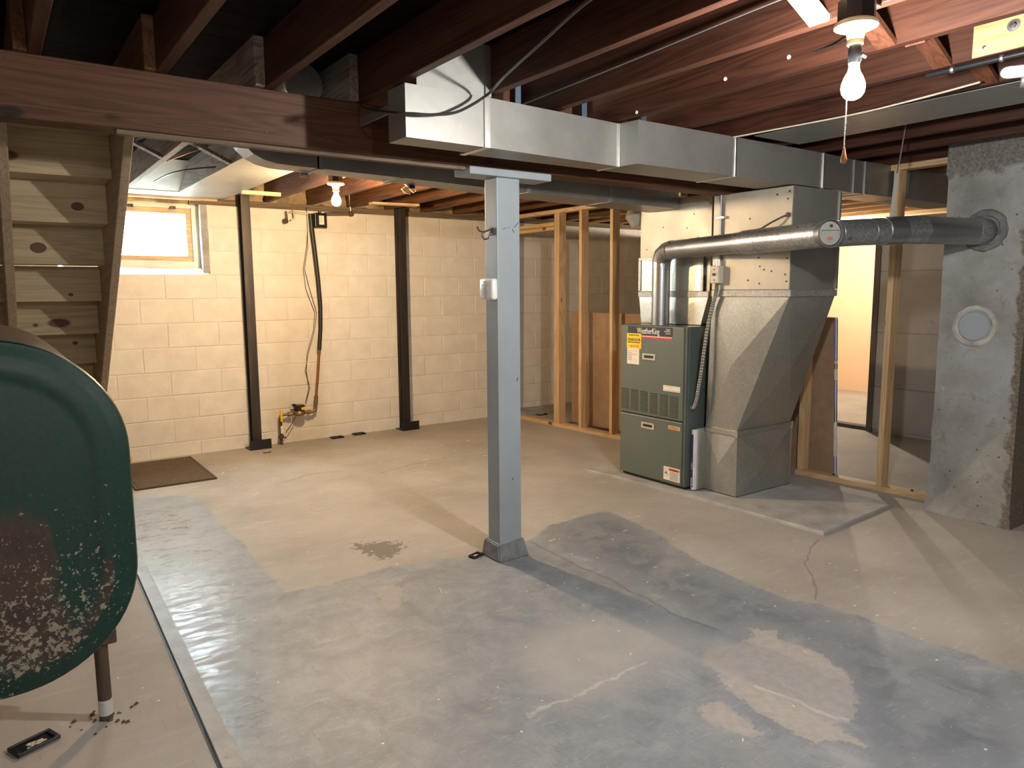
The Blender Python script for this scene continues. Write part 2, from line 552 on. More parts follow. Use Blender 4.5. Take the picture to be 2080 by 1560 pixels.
    for pts, wd in (([(1.597, 5.231), (1.871, 5.383), (2.132, 5.34)], 0.006), ([(2.345, 5.082), (2.654, 5.19), (3.034, 5.253)], 0.006),
                    ([(2.363, 3.176), (2.341, 2.633), (2.32, 2.181), (2.33, 1.848)], 0.005), ([(3.67, 2.237), (3.303, 2.089), (3.129, 1.897), (2.949, 1.784)], 0.004)):
        for p, q in zip(pts, pts[1:]):
            d = t.step(seg_dist(t, wv, p, q), wd*1.6, wd*0.5)
            hole = d if hole is None else t.math('MAXIMUM', hole, d)
    col = t.mix(t.math('MULTIPLY', hole, 0.45), col, (0.13, 0.115, 0.10))
    scr = None
    for p, q in (((1.351, 1.819), (1.626, 1.825)), ((1.626, 1.825), (1.905, 1.835)), ((2.09, 1.48), (2.16, 1.18))):
        d = t.step(t.math('ADD', seg_dist(t, wv, p, q), t.math('MULTIPLY', t.math('SUBTRACT', nf, 0.5), 0.05)), 0.012, 0.0)
        scr = d if scr is None else t.math('MAXIMUM', scr, d)
    col = t.mix(t.math('MULTIPLY', scr, 0.6), col, (0.62, 0.61, 0.58))
    hgt = t.math('ADD', t.math('MULTIPLY', nf, 0.4), t.math('MULTIPLY', nm, 1.0))
    hgt = t.math('SUBTRACT', hgt, t.math('MULTIPLY', hole, 1.2))
    hgt = t.math('SUBTRACT', hgt, t.math('MULTIPLY', bare, 0.25))
    rg_g = t.math('ADD', 0.36, t.math('MULTIPLY', nf, 0.30))
    seal = t.step(t.math('ADD', att('sd_seal'), t.math('MULTIPLY', edge, 2.5)), 0.12, -0.15)
    seal = t.math('MULTIPLY', seal, t.step(stre, 0.40, 0.58))
    rg_g = t.math('SUBTRACT', rg_g, t.math('MULTIPLY', seal, 0.26))
    rg = t.n('ShaderNodeMix', data_type='FLOAT')
    t.put(rg.inputs[0], t.math('MULTIPLY', pm, t.math('SUBTRACT', 1.0, bare)))
    rg.inputs[2].default_value = 0.72
    t.put(rg.inputs[3], rg_g)
    return t.fin(col, rg.outputs[0], 0.0, t.bump(hgt, 0.22, 0.006), spec=0.45)

PAINT = [(-0.35,6.0),(0.119,5.791),(0.699,5.474),(1.051,5.317),(1.049,4.848),(1.041,3.989),(1.023,3.269),(1.156,3.256),(1.578,3.278),(2.072,3.160),(2.378,3.196),(2.589,3.308),(3.096,3.346),(3.037,2.865),(2.891,2.480),(2.849,2.195),(2.828,1.853),(2.921,1.695),(2.926,1.358),(2.960,0.971),(2.983,-2.2),(0.42,-2.2),(0.46,2.14),(0.50,3.93),(0.52,5.0)]
BARES = [[(2.192,1.783),(2.313,1.724),(2.431,1.731),(2.438,1.791),(2.529,1.696),(2.463,1.655),(2.496,1.520),(2.470,1.422),(2.419,1.316),(2.279,1.215),(2.159,1.169),(2.106,1.194),(2.083,1.060),(2.033,1.142),(1.960,1.179),(1.967,1.269),(1.972,1.403),(2.010,1.565),(2.071,1.625),(2.076,1.710)],
         [(1.856,1.523),(1.921,1.494),(1.908,1.413),(1.884,1.297),(1.827,1.304),(1.801,1.407),(1.794,1.486)],
         [(1.377,3.079),(1.454,3.080),(1.484,3.000),(1.376,2.811),(1.324,2.812),(1.345,2.957)],
         [(1.643,1.857),(1.737,1.882),(1.764,1.871),(1.728,1.846),(1.657,1.847)]]
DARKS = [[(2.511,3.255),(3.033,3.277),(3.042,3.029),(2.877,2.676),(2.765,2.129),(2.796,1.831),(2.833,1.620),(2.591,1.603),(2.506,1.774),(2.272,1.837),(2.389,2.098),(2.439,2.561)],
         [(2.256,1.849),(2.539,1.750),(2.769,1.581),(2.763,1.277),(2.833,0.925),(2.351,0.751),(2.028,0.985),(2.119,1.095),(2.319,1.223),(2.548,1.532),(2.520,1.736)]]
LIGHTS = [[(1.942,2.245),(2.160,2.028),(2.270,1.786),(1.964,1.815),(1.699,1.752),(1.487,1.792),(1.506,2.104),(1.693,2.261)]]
SEALS = [[(0.50,5.2),(0.98,5.2),(0.96,3.6),(0.88,3.0),(0.74,2.3),(0.45,2.0)]]
SPOTS = [[(1.517,3.733),(1.707,3.662),(1.793,3.559),(1.689,3.415),(1.558,3.379),(1.520,3.541)]]

def sdf(X, Y, poly):
    d = np.full(X.shape, 1e9)
    ins = np.zeros(X.shape, bool)
    n = len(poly)
    for i in range(n):
        (x0, y0), (x1, y1) = poly[i], poly[(i+1) % n]
        dx, dy = x1-x0, y1-y0
        h = np.clip(((X-x0)*dx+(Y-y0)*dy)/(dx*dx+dy*dy), 0, 1)
        d = np.minimum(d, np.hypot(X-x0-h*dx, Y-y0-h*dy))
        if abs(dy) > 1e-9:
            ins ^= ((y0 > Y) != (y1 > Y)) & (X < dx*(Y-y0)/dy+x0)
    return np.where(ins, -d, d)

WY, XL, XR, XF, YN = 6.685, -1.0, 6.92, 9.53, -2.2      # back wall, left wall, partition, far wall, wall behind the camera
ZJ, ZS = 2.185, 2.372                                    # joist underside, subfloor underside

gx = np.arange(XL-0.1, XF+0.15, 0.025)
gy = np.arange(YN-0.1, WY+0.2, 0.025)
GX, GY = np.meshgrid(gx, gy)
nx, ny = len(gx), len(gy)
verts = np.stack([GX.ravel(), GY.ravel(), np.zeros(nx*ny)], 1)
idx = np.arange(nx*ny).reshape(ny, nx)
quads = np.stack([idx[:-1, :-1], idx[:-1, 1:], idx[1:, 1:], idx[1:, :-1]], -1).reshape(-1, 4)
me = bpy.data.meshes.new('floor')
me.vertices.add(len(verts))
me.vertices.foreach_set('co', verts.ravel().astype(np.float32))
me.loops.add(quads.size)
me.loops.foreach_set('vertex_index', quads.ravel().astype(np.int32))
me.polygons.add(len(quads))
me.polygons.foreach_set('loop_start', (np.arange(len(quads))*4).astype(np.int32))
me.update(calc_edges=True)
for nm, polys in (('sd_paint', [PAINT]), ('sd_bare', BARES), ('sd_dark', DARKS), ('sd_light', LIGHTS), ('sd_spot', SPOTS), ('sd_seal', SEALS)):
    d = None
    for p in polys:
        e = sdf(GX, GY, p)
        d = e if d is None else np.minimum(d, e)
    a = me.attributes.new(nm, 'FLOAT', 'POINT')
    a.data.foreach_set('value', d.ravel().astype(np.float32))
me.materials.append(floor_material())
floor = bpy.data.objects.new('floor', me)
COL.objects.link(floor)
struct(floor)

# concrete pad under the furnace, cast over the floor, and the painted curb strip by the tank
M['pad'] = paint('pad_concrete', (0.40, 0.395, 0.38), 0.85, 0.25, 5, 0.5, 40, dirt=(0.24, 0.22, 0.19))
pb = BM()
poly_prism(pb, [(3.752, 2.249, -0.02), (4.62, 2.305, -0.02), (4.66, 4.2, -0.02), (3.66, 4.2, -0.02), (3.742, 3.2, -0.02)], (0, 0, 0.040))
bmesh.ops.bevel(pb, geom=[e for e in pb.edges if e.verts[0].co.z > 0 and e.verts[1].co.z > 0], offset=0.007, segments=1, affect='EDGES')
rough(pb, 0.004, 9, cuts=5)
obj('concrete_pad', pb, M['pad'], floor)
M['curb'] = paint('curb_paint', (0.25, 0.262, 0.278), 0.45, 0.25, 9, 0.4, 30, dirt=(0.19, 0.188, 0.185))
cb = BM()
for y0 in np.arange(1.0, 5.0, 0.25):
    xa, xb = 0.395+0.0245*y0, 0.395+0.0245*(y0+0.25)
    hexa(cb, [(xa, y0, -0.01), (xa+0.062, y0, -0.01), (xb+0.062, y0+0.25, -0.01), (xb, y0+0.25, -0.01),
              (xa+0.004, y0, 0.014), (xa+0.060, y0, 0.008), (xb+0.060, y0+0.25, 0.008), (xb+0.004, y0+0.25, 0.014)])
bmesh.ops.remove_doubles(cb, verts=cb.verts, dist=0.0005)
obj('curb_strip', cb, M['curb'], floor)
gd = BM()
box(gd, 0.395+0.0245*3-0.005, 0.395+0.0245*3+0.001, 1.0, 5.0, -0.004, 0.0012)
bmesh.ops.rotate(gd, verts=gd.verts, cent=(0.47, 3, 0), matrix=Matrix.Rotation(-math.atan(0.0245), 3, 'Z'))
obj('curb_joint_strip', gd, M['ink'], floor)  # thin dark strip for the gap along the curb

# ------------------------------------------------------------------ painted block wall
t = NT('painted_block')
v = t.coord(kind='Object', rand=17)
n1, n2 = t.noise(v, 7, 6), t.noise(v, 45, 5, 0.65)
c = t.ramp(n1, [(0.3, (0.70, 0.65, 0.57)), (0.7, (0.80, 0.755, 0.68))])
pit = t.step(t.voro(v, 13), 0.075, 0.045)
c = t.mix(t.math('MULTIPLY', pit, t.step(n1, 0.55, 0.65)), c, (0.28, 0.22, 0.16))
M['block'] = t.fin(c, 0.72, 0.0, t.bump(t.math('ADD', t.math('MULTIPLY', n2, 0.7), n1), 0.32, 0.006), spec=0.25)
t = NT('painted_mortar')
v = t.coord()
n1, n2 = t.noise(v, 9, 6), t.noise(v, 50, 5, 0.7)
M['joint'] = t.fin(t.mix(t.step(n1, 0.56, 0.70), (0.70, 0.65, 0.57), (0.50, 0.44, 0.36)), 0.8, 0.0, t.bump(n2, 0.5, 0.006))

OX0, OX1, OZ0, OZ1 = 0.46, 1.572, 1.546, 2.13         # window opening
TOPW = 2.13
def wall_slab(bm, y0, y1):
    box(bm, XL-0.2, OX0, y0, y1, -0.1, TOPW)
    box(bm, OX1, XF+0.2, y0, y1, -0.1, TOPW)
    box(bm, OX0, OX1, y0, y1, -0.1, OZ0)
wb = BM()
wall_slab(wb, WY+0.004, WY+0.2)
wall_back = struct(obj('wall_back', wb, M['joint']))
cz = [-0.09, 0.116] + [0.116+0.2035*i for i in range(1, 10)] + [TOPW]
protos = {}
def block(x0, x1, z0, z1):
    g = 0.0016
    w_, h_ = round(x1-x0-2*g, 4), round(z1-z0-2*g, 4)
    if w_ < 0.03:
        return
    key = (w_, h_)
    if key not in protos:
        b = BM()
        e = 0.006
        box(b, 0, w_, 0.0035, 0.03, 0, h_)
        hexa(b, [(0, 0.0036, 0), (w_, 0.0036, 0), (w_, 0.0036, h_), (0, 0.0036, h_), (e, 0, e), (w_-e, 0, e), (w_-e, 0, h_-e), (e, 0, h_-e)])
        o = obj('block', b, M['block'], wall_back)
        protos[key] = o
    else:
        o = copy(protos[key])
    o.location = (x0+g, WY+random.uniform(-0.0025, 0.0015), z0+g)
for i in range(len(cz)-1):
    z0, z1 = cz[i], cz[i+1]
    if i == 0:
        z0 = -0.06
    x = -0.62+(0.2 if i % 2 else 0.0)
    while x < XR:
        a, b_ = x, min(x+0.4065, XR-0.02)
        x += 0.4065
        if b_ < 0.25:
            continue
        if z0 > OZ0-0.02:
            if a >= OX0 and b_ <= OX1:
                continue
            if a < OX0 < b_:
                b_ = OX0
            elif a < OX1 < b_:
                a = OX1
        block(a, b_, z0, z1)

# sill plate, rim joist and old insulation on top of the block wall
b = BM()
box(b, XL-0.2, OX0-0.1, WY+0.02, WY+0.2, TOPW, ZJ)
box(b, 1.45, XF+0.2, WY+0.015, WY+0.2, TOPW, ZJ)
box(b, OX0-0.1, 1.45, WY+0.06, WY+0.2, TOPW+0.03, ZJ)
obj('sill_plate', b, M['oldx'], wall_back)
b = BM()
box(b, XL-0.2, XF+0.2, WY+0.16, WY+0.2, ZJ, ZS+0.03)
obj('rim_joist', b, M['oldx'], wall_back)

# ------------------------------------------------------------------ other walls
b = BM(); box(b, XL-0.2, XL, YN-0.2, WY+0.2, -0.1, ZS+0.03)
struct(obj('wall_left', b, M['hiddenwall']))
b = BM(); box(b, XL, XF+0.2, YN-0.2, YN, -0.1, ZS+0.03)
struct(obj('wall_front', b, M['hiddenwall']))
b = BM(); box(b, XF, XF+0.2, YN, WY, -0.1, ZS+0.03)
struct(obj('wall_far', b, M['farwall']))
M['greywall'] = paint('grey_wall_paint', (0.36, 0.35, 0.335), 0.75, 0.10, 3, 0.25, 30, dirt=(0.28, 0.27, 0.255))
b = BM()
box(b, XR+0.012, XR+0.14, YN, 3.74, -0.05, 2.04)
box(b, XR+0.012, XR+0.14, 4.75, WY, -0.05, 2.04)
wr = struct(obj('wall_right', b, M['greywall']))
for (ya, yb) in ((1.4, 3.74), (4.75, WY-0.02)):
    for (za, zb) in ((0.03, 0.441), (0.446, 0.965), (0.970, 1.541), (1.546, 2.04)):
        b = BM(); box(b, XR, XR+0.02, ya, yb, za, zb, 0.003)
        obj('wall_panel', b, M['greywall'], wr)
b = BM()
box(b, XR-0.012, XR+0.15, 3.70, 3.755, 0.0, 2.04)
box(b, XR-0.012, XR+0.15, 4.735, 4.79, 0.0, 2.04)
M['jamb'] = plain('dark_jamb', (0.10, 0.085, 0.07), 0.7)
struct(obj('trim_1', b, M['jamb']))
b = BM(); box(b, XR+0.02, XR+0.13, 3.755, 4.735, 0.0, 0.035, 0.004)
struct(obj('trim_2', b, M['jamb']))

# ------------------------------------------------------------------ ceiling: subfloor, joists, bridging
b = BM(); box(b, XL-0.2, XF+0.2, YN-0.2, WY+0.2, ZS+0.022, ZS+0.06)
ceiling = struct(obj('ceiling', b, M['plank']))
b = BM(); box(b, XL-0.1, XF+0.1, 0.002, 0.136, ZS, ZS+0.02)
pk = obj('subfloor_plank', b, M['plank'], ceiling)
y = YN
first = True
while y < WY+0.15:
    o = pk if first else copy(pk)
    o.location = (0, y, 0)
    first = False
    y += 0.139
JX = [0.21+0.389*k for k in range(-3, 25)]
nj = fj = None
for k, x in enumerate(JX):
    kk = k-3
    if kk == 12:           # trimmed around the chimney
        b = BM(); box(b, x-0.04, x, 2.2, 3.10, ZJ, ZS-0.001)
        obj('joist', b, M['joist'], ceiling)
        b = BM(); box(b, x-0.04, x, YN, 1.62, ZJ, ZS-0.001)
        obj('joist', b, M['joist'], ceiling)
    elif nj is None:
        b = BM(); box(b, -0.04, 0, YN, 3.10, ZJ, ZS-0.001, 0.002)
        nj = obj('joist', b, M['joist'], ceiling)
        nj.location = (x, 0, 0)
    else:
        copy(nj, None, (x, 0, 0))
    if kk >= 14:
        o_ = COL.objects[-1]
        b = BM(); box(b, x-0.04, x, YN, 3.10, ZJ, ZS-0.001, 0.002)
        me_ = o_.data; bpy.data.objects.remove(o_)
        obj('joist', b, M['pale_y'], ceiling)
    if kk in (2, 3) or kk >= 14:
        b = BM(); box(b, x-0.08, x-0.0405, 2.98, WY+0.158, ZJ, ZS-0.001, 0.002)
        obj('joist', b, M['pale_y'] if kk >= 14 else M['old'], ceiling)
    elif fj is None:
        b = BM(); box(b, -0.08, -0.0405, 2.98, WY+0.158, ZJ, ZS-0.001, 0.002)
        fj = obj('joist', b, M['joist_warmlit'], ceiling)
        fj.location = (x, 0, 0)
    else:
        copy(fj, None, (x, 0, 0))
# diagonal cross bridging near the white bulb, and one pair by the stairs
def bridging(xa, xb, y, mat, flip=False, wd=0.064):
    b = BM()
    z0, z1 = ZJ+0.005, ZS-0.02
    p, q = ((xa, y, z1), (xb, y, z0)) if not flip else ((xa, y, z0), (xb, y, z1))
    bar(b, p, q, wd, 0.019, (0, 0, 1))
    return obj('cross_bridging', b, mat, ceiling)
for k in range(2, 12):
    xa, xb = JX[k+3], JX[k+4]-0.04
    if k in (8,):
        continue
    bridging(xa, xb, 1.36, M['pale_x'] if k == 4 else M['bridge'])
    bridging(xa, xb, 1.29, M['bridge'], True)
for k in (1, 2, 3, 4, 5, 6):
    bridging(JX[k+3]-0.04, JX[k+4]-0.08, 4.85, M['old'])
    bridging(JX[k+3]-0.04, JX[k+4]-0.08, 4.92, M['old'], True)
# stuffed fibreglass between the joists over the block wall
for k in range(3, 14):
    xa, xb = JX[k+3]-0.035, JX[k+4]-0.085
    b = BM(); box(b, xa, xb, WY+0.03, WY+0.155, ZJ, ZS-0.01)
    rough(b, 0.028, 11, cuts=6)
    obj('insulation_batt', b, M['insul'], wall_back, True)

def print_marks(par, plane, y0, y1, z, h, mat, n):      # row of tiny printed strokes on a face looking along -X
    b = BM()
    q = y1
    for i in range(n):
        wd = (y1-y0)/n*random.uniform(0.5, 0.85)
        box(b, plane-0.0006, plane+0.0003, q-wd, q, z, z+h*random.uniform(0.7, 1.0))
        q -= (y1-y0)/n
    o = obj('small_print', b, mat, par)
    o['kind'] = 'stuff'
    return o
# ------------------------------------------------------------------ basement window
t = NT('window_pane_glass')
tr = t.n('ShaderNodeBsdfTransparent'); tr.inputs[0].default_value = (0.95, 0.98, 0.97, 1)
gl = t.n('ShaderNodeBsdfGlossy'); gl.inputs['Roughness'].default_value = 0.02
mx = t.n('ShaderNodeMixShader'); mx.inputs[0].default_value = 0.06
t.t.links.new(tr.outputs[0], mx.inputs[1]); t.t.links.new(gl.outputs[0], mx.inputs[2]); t.t.links.new(mx.outputs[0], t.out.inputs[0])
M['pane'] = t.m
WF = WY+0.085
def frame(bm, x0, x1, z0, z1, wd, y0, y1):
    box(bm, x0, x0+wd, y0, y1, z0, z1, 0.002)
    box(bm, x1-wd, x1, y0, y1, z0, z1, 0.002)
    box(bm, x0+wd, x1-wd, y0, y1, z1-wd, z1, 0.002)
    box(bm, x0+wd, x1-wd, y0, y1, z0, z0+wd, 0.002)
b = BM(); frame(b, 0.50, 1.523, 1.600, 2.155, 0.055, WF, WF+0.10)
win = struct(obj('window_1', b, M['whitewood']))
b = BM(); frame(b, 0.556, 1.467, 1.656, 2.099, 0.045, WF+0.018, WF+0.05)
sash = obj('sash', b, M['pale_x'], win)
b = BM(); box(b, 0.598, 1.425, WF+0.032, WF+0.037, 1.698, 2.057)
obj('pane', b, M['pane'], sash)
for x in (0.62, 0.98, 1.30):
    b = BM(); box(b, x, x+0.045, WF-0.012, WF+0.02, 2.088, 2.108, 0.003)
    cyl(b, (x+0.012, WF-0.014, 2.085), (x+0.012, WF-0.014, 2.112), 0.008)
    cyl(b, (x+0.034, WF-0.014, 2.085), (x+0.034, WF-0.014, 2.112), 0.008)
    obj('latch', b, M['screw'], win)
b = BM()
poly_prism(b, [(OX0, WY-0.002, OZ0-0.004), (OX0, WF+0.02, OZ0-0.004), (OX0, WF+0.02, 1.602), (OX0, WF-0.005, 1.602)], (OX1-OX0+0.006, 0, 0))
rough(b, 0.004, 14, cuts=4)
obj('sill', b, M['sillpaint'], win)
b = BM(); box(b, 1.520, OX1+0.004, WY+0.004, WF+0.08, OZ0+0.02, 2.13)
rough(b, 0.005, 12, cuts=5)
obj('mortar_jamb', b, M['mortar'], win)
b = BM(); box(b, OX0, 1.53, WF-0.03, WF+0.05, 2.135, 2.168)
rough(b, 0.010, 22, cuts=8)
obj('crumbled_head', b, M['insul'], win)
b = BM(); box(b, XL-2, 4, WY+0.2, WY+6, 1.30, 1.40)
struct(obj('ground', b, paint('gravel_outside', (0.55, 0.53, 0.48), 0.9, 0.2, 20)))

# ------------------------------------------------------------------ main beam and post
GY0, GY1, GZ0, GZ1 = 3.008, 3.125, 1.972, ZJ-0.001
beam = thing('support_beam', 'long reddish wooden main beam carrying the ceiling joists above the grey post', 'beam', (2.0, 3.06, GZ0))
for i in range(3):
    b = BM(); box(b, XL, 4.35, GY0+0.039*i, GY0+0.039*i+0.0385, GZ0, GZ1, 0.003)
    obj('beam_ply', b, M['beam'], beam)
b = BM(); box(b, 0.42, 1.92, GY0+0.012, GY0+0.05, GZ0-0.016, GZ0, 0.002)
lab(obj('ledger_strip', b, M['oldx'], beam), 'thin weathered strip nailed under the beam')
for (x, z) in ((0.02, 2.10), (0.11, 2.16), (0.24, 2.03), (0.33, 2.06), (0.55, 2.12), (0.60, 2.0), (0.86, 2.14), (0.95, 2.02), (0.79, 2.01), (1.12, 2.1), (1.2, 2.03)):
    b = BM(); cyl(b, (x, GY0-0.003, z), (x, GY0+0.01, z), 0.0028, n=8)
    obj('nail', b, M['screw'], beam)

PX0, PX1, PY0, PY1 = 2.052, 2.190, 3.010, 3.118
post = thing('support_post', 'grey-blue painted square wooden post standing in the middle of the floor', 'post', (2.12, 3.06, 0))
b = BM(); box(b, PX0, PX1, PY0, PY1, 0.02, 1.936, 0.005, 2)
sh = obj('shaft', b, M['postpaint'], post)
b = BM()
hexa(b, [(PX0-0.02, PY0-0.022, 0), (PX1+0.036, PY0-0.022, 0), (PX1+0.036, PY1+0.04, 0), (PX0-0.02, PY1+0.04, 0),
         (PX0-0.014, PY0-0.006, 0.088), (PX1+0.010, PY0-0.006, 0.100), (PX1+0.010, PY1+0.02, 0.100), (PX0-0.014, PY1+0.02, 0.094)])
bmesh.ops.bevel(b, geom=list(b.edges), offset=0.006, segments=2, affect='EDGES')
rough(b, 0.0025, 25, cuts=2)
lab(obj('boot', b, paint('boot_paint', (0.20, 0.215, 0.23), 0.55, 0.3, 18, 0.5, 60, dirt=(0.34, 0.36, 0.37)), post), 'flared dark grey metal boot at the foot')
b = BM(); box(b, 1.885, 2.372, PY0-0.025, PY1+0.012, 1.936, 1.9715, 0.003)
lab(obj('cap_board', b, M['postpaint'], post), 'grey painted cap board under the beam')
for (x, z, dx, dz) in ((2.085, 1.690, 0.022, 0.006), (2.118, 1.697, 0.006, 0.004), (2.142, 1.692, 0.012, -0.018), (2.155, 1.700, 0.026, 0.026), (2.165, 0.93, 0.006, 0.02), (2.13, 0.42, 0.008, 0.01)):
    b = BM(); bar(b, (x, PY0-0.0006, z), (x+dx, PY0-0.0006, z+dz), 0.002, 0.004, (0, 1, 0))
    obj('gouge', b, M['ink'], sh)
hook = thing('coat_hook', 'old wire coat hook screwed high on the side of the grey post', 'hook', (PX0, 3.06, 1.66))
b = BM(); tube(b, [(PX0-0.002, 3.06, 1.690), (PX0-0.02, 3.06, 1.684), (PX0-0.045, 3.06, 1.675), (PX0-0.07, 3.062, 1.680), (PX0-0.082, 3.062, 1.700)], 0.0042, 8)
obj('upper_prong', b, M['screw'], hook, True)
b = BM(); tube(b, [(PX0-0.002, 3.06, 1.69), (PX0-0.012, 3.06, 1.668), (PX0-0.02, 3.06, 1.645), (PX0-0.042, 3.06, 1.640), (PX0-0.055, 3.06, 1.655), (PX0-0.056, 3.06, 1.672)], 0.0042, 8)
obj('lower_prong', b, M['screw'], hook, True)
b = BM(); box(b, PX0-0.004, PX0, 3.045, 3.075, 1.66, 1.70, 0.002)
obj('back_plate', b, M['screw'], hook)
al = thing('gas_alarm', 'white carbon monoxide alarm fixed to the side of the grey post', 'alarm', (PX0, 3.06, 1.35))
b = BM(); box(b, PX0-0.038, PX0, 3.002, 3.122, 1.345, 1.450, 0.014, 3)
al_b = obj('case', b, M['white'], al, True)
b = BM(); lathe(b, [(0.0, 0.0385), (0.018, 0.0388), (0.022, 0.037)], (PX0, 3.062, 1.385), 20, (-1, 0, 0))
for v_ in b.verts: v_.co.z = 1.385+(v_.co.z-1.385)*1.6
lab(obj('test_button', b, plain('grey_button', (0.42, 0.42, 0.41), 0.4), al), 'grey oval test button')
print_marks(al_b, PX0-0.0385, 3.045, 3.082, 1.427, 0.009, M['beige'], 6)
print_marks(al_b, PX0-0.0385, 3.030, 3.095, 1.417, 0.004, M['greyink'], 14)

# ------------------------------------------------------------------ sheet-metal helpers
def xface(bm, a, b_, c, d, out, amt):       # cross-broken sheet panel
    pts = [Vector(p) for p in (a, b_, c, d)]
    n = (pts[1]-pts[0]).cross(pts[3]-pts[0]).normalized()
    if n.dot(Vector(out)) < 0:
        n = -n
    m = sum(pts, Vector())/4 + n*amt
    vs = [bm.verts.new(p) for p in pts]
    vm = bm.verts.new(m)
    for i in range(4):
        bm.faces.new((vs[i], vs[(i+1) % 4], vm))

def xhexa(bm, p, amt=0.012, skip=()):            # 8 points like hexa, every side panel cross-broken
    c = sum((Vector(q) for q in p), Vector())/8
    for i, f in enumerate(((3, 2, 1, 0), (4, 5, 6, 7), (0, 1, 5, 4), (1, 2, 6, 5), (2, 3, 7, 6), (3, 0, 4, 7))):
        if i in skip:
            vs = [bm.verts.new(p[j]) for j in f]
            bm.faces.new(vs)
            continue
        q = [Vector(p[j]) for j in f]
        xface(bm, *q, sum(q, Vector())/4-c, amt)
    bmesh.ops.remove_doubles(bm, verts=bm.verts, dist=0.0004)
    return bm

# ------------------------------------------------------------------ return duct on the near side of the beam
D0, D1 = 1.967, 2.163
rd = thing('return_duct', 'galvanised rectangular duct hung under the joists in front of the main beam', 'duct', (2.6, 2.6, D0))
def rise(x):             # the run climbs slightly and swings back towards the plenum
    return 1.0+0.026*min(1.0, max(0.0, (x-1.33)/1.9))
def ductp(x, y, z):
    k = rise(x)
    return (x*k, y*k, 1.39+(z-1.39)*k)
def duct_sec(x0, x1, ya0, yb0, ya1, yb1, mat, par, name='duct_section', z=(D0, D1, D0, D1), f=None):
    b = BM()
    f = f or (lambda *q: q)
    hexa(b, [f(*q) for q in ((x0, ya0, z[0]), (x1, ya1, z[2]), (x1, yb1, z[2]), (x0, yb0, z[0]), (x0, ya0, z[1]), (x1, ya1, z[3]), (x1, yb1, z[3]), (x0, yb0, z[1]))])
    return obj(name, b, mat, par)
for (x0, x1, y0, y1, mt) in ((1.332, 1.690, 2.556, 2.560, 'galv'), (1.700, 2.470, 2.560, 2.610, 'galv'), (2.480, 2.494, 2.612, 2.50, 'galv'), (2.494, 3.186, 2.50, 2.50, 'galv'),
                             (3.196, 3.985, 2.50, 2.505, 'galv'), (3.995, 4.35, 2.505, 2.53, 'galvdark'), (4.36, 4.95, 2.53, 2.50, 'galvdark'), (4.96, 5.75, 2.50, 2.50, 'galvdark')):
    yb = 2.70 if x0 < 1.69 else 2.74
    duct_sec(x0, x1, y0, yb, y1, yb, M[mt], rd, f=ductp)
for (x, y, h) in ((1.695, 2.557, 0.010), (1.705, 2.558, 0.009), (2.472, 2.607, 0.008), (3.191, 2.497, 0.007), (3.99, 2.501, 0.008), (4.355, 2.526, 0.005), (4.47, 2.521, 0.004), (4.955, 2.497, 0.004)):
    k = rise(x)
    b = BM(); box(b, x*k-h, x*k+h, y*k-0.004, 2.75*k, 1.39+(D0-1.39)*k-0.003, 1.39+(D1-1.39)*k, 0.0012)
    obj('drive_cleat', b, M['cleat'] if x < 4.2 else M['galvdark'], rd)
b = BM(); box(b, 1.392, 1.728, 2.575, 2.578, D1, ZS-0.002)
lab(obj('boot_panel', b, M['galv'], rd), 'upright sheet-metal panel closing the joist bay above the duct')
b = BM(); box(b, 1.700, 1.729, 2.566, 2.575, D1+0.004, ZS-0.01, 0.001)
obj('boot_flange', b, M['galvdark'], rd)
b = BM(); box(b, 1.345, 1.352, 2.70, 3.006, 2.085, 2.12, 0.001)
obj('hanger_strap', b, M['galvdark'], rd)
for x in (1.93, 2.31, 2.70):
    b = BM(); box(b, x, x+0.03, 2.68, 2.684, D1-0.01, ZJ+0.10, 0.0008)
    obj('hanger_strap', b, plain('blue_grey_strap', (0.10, 0.15, 0.22), 0.5, 0.5), rd)

# ------------------------------------------------------------------ supply duct behind the beam
sd = thing('supply_duct', 'long dark galvanised duct running behind the main beam above the grey post', 'duct', (2.4, 3.6, 1.96))
b = BM()
prof = [(0.955, 2.16), (0.965, 2.085), (0.99, 2.045), (1.03, 2.01), (1.08, 1.988), (1.14, 1.977), (1.22, 1.974), (1.335, 1.973), (1.335, 2.16)]
poly_prism(b, [(x, 3.455, z) for x, z in prof], (0, 0.15, 0))
lab(obj('radius_elbow', b, M['galvdark'], sd), 'rounded end elbow')
duct_sec(1.345, 1.78, 3.46, 3.61, 3.485, 3.66, M['galvdark'], sd, z=(1.973, 2.16, 1.970, 2.16))
duct_sec(1.79, 2.62, 3.485, 3.66, 3.52, 3.76, M['galvdark'], sd, z=(1.970, 2.16, 1.958, 2.15))
duct_sec(2.63, 3.30, 3.52, 3.76, 3.55, 3.82, M['galvdark'], sd, z=(1.958, 2.15, 1.950, 2.14))
duct_sec(3.31, 3.962, 3.55, 3.82, 3.57, 3.86, M['galvdark'], sd, z=(1.950, 2.14, 1.945, 2.13))
for (x, y, zz) in ((1.34, 3.458, 1.973), (1.785, 3.483, 1.970), (2.625, 3.517, 1.958), (3.305, 3.547, 1.950)):
    b = BM(); box(b, x-0.014, x+0.014, y-0.003, y+0.2, zz-0.004, 2.165, 0.001)
    obj('drive_cleat', b, M['galv'], sd)
for (x, y, zz) in ((1.30, 3.60, 1.965), (1.92, 3.66, 1.960)):
    b = BM(); box(b, x, x+0.035, y, y+0.03, zz-0.012, zz+0.006, 0.002)
    obj('clip', b, M['black'], sd)
tp = thing('takeoff_pipe', 'short round galvanised pipe tucked between the dark joists above the beam', 'pipe', (1.18, 3.2, 2.27))
b = BM(); cyl(b, (1.185, 3.22, 2.285), (1.15, 4.1, 2.285), 0.083, n=28)
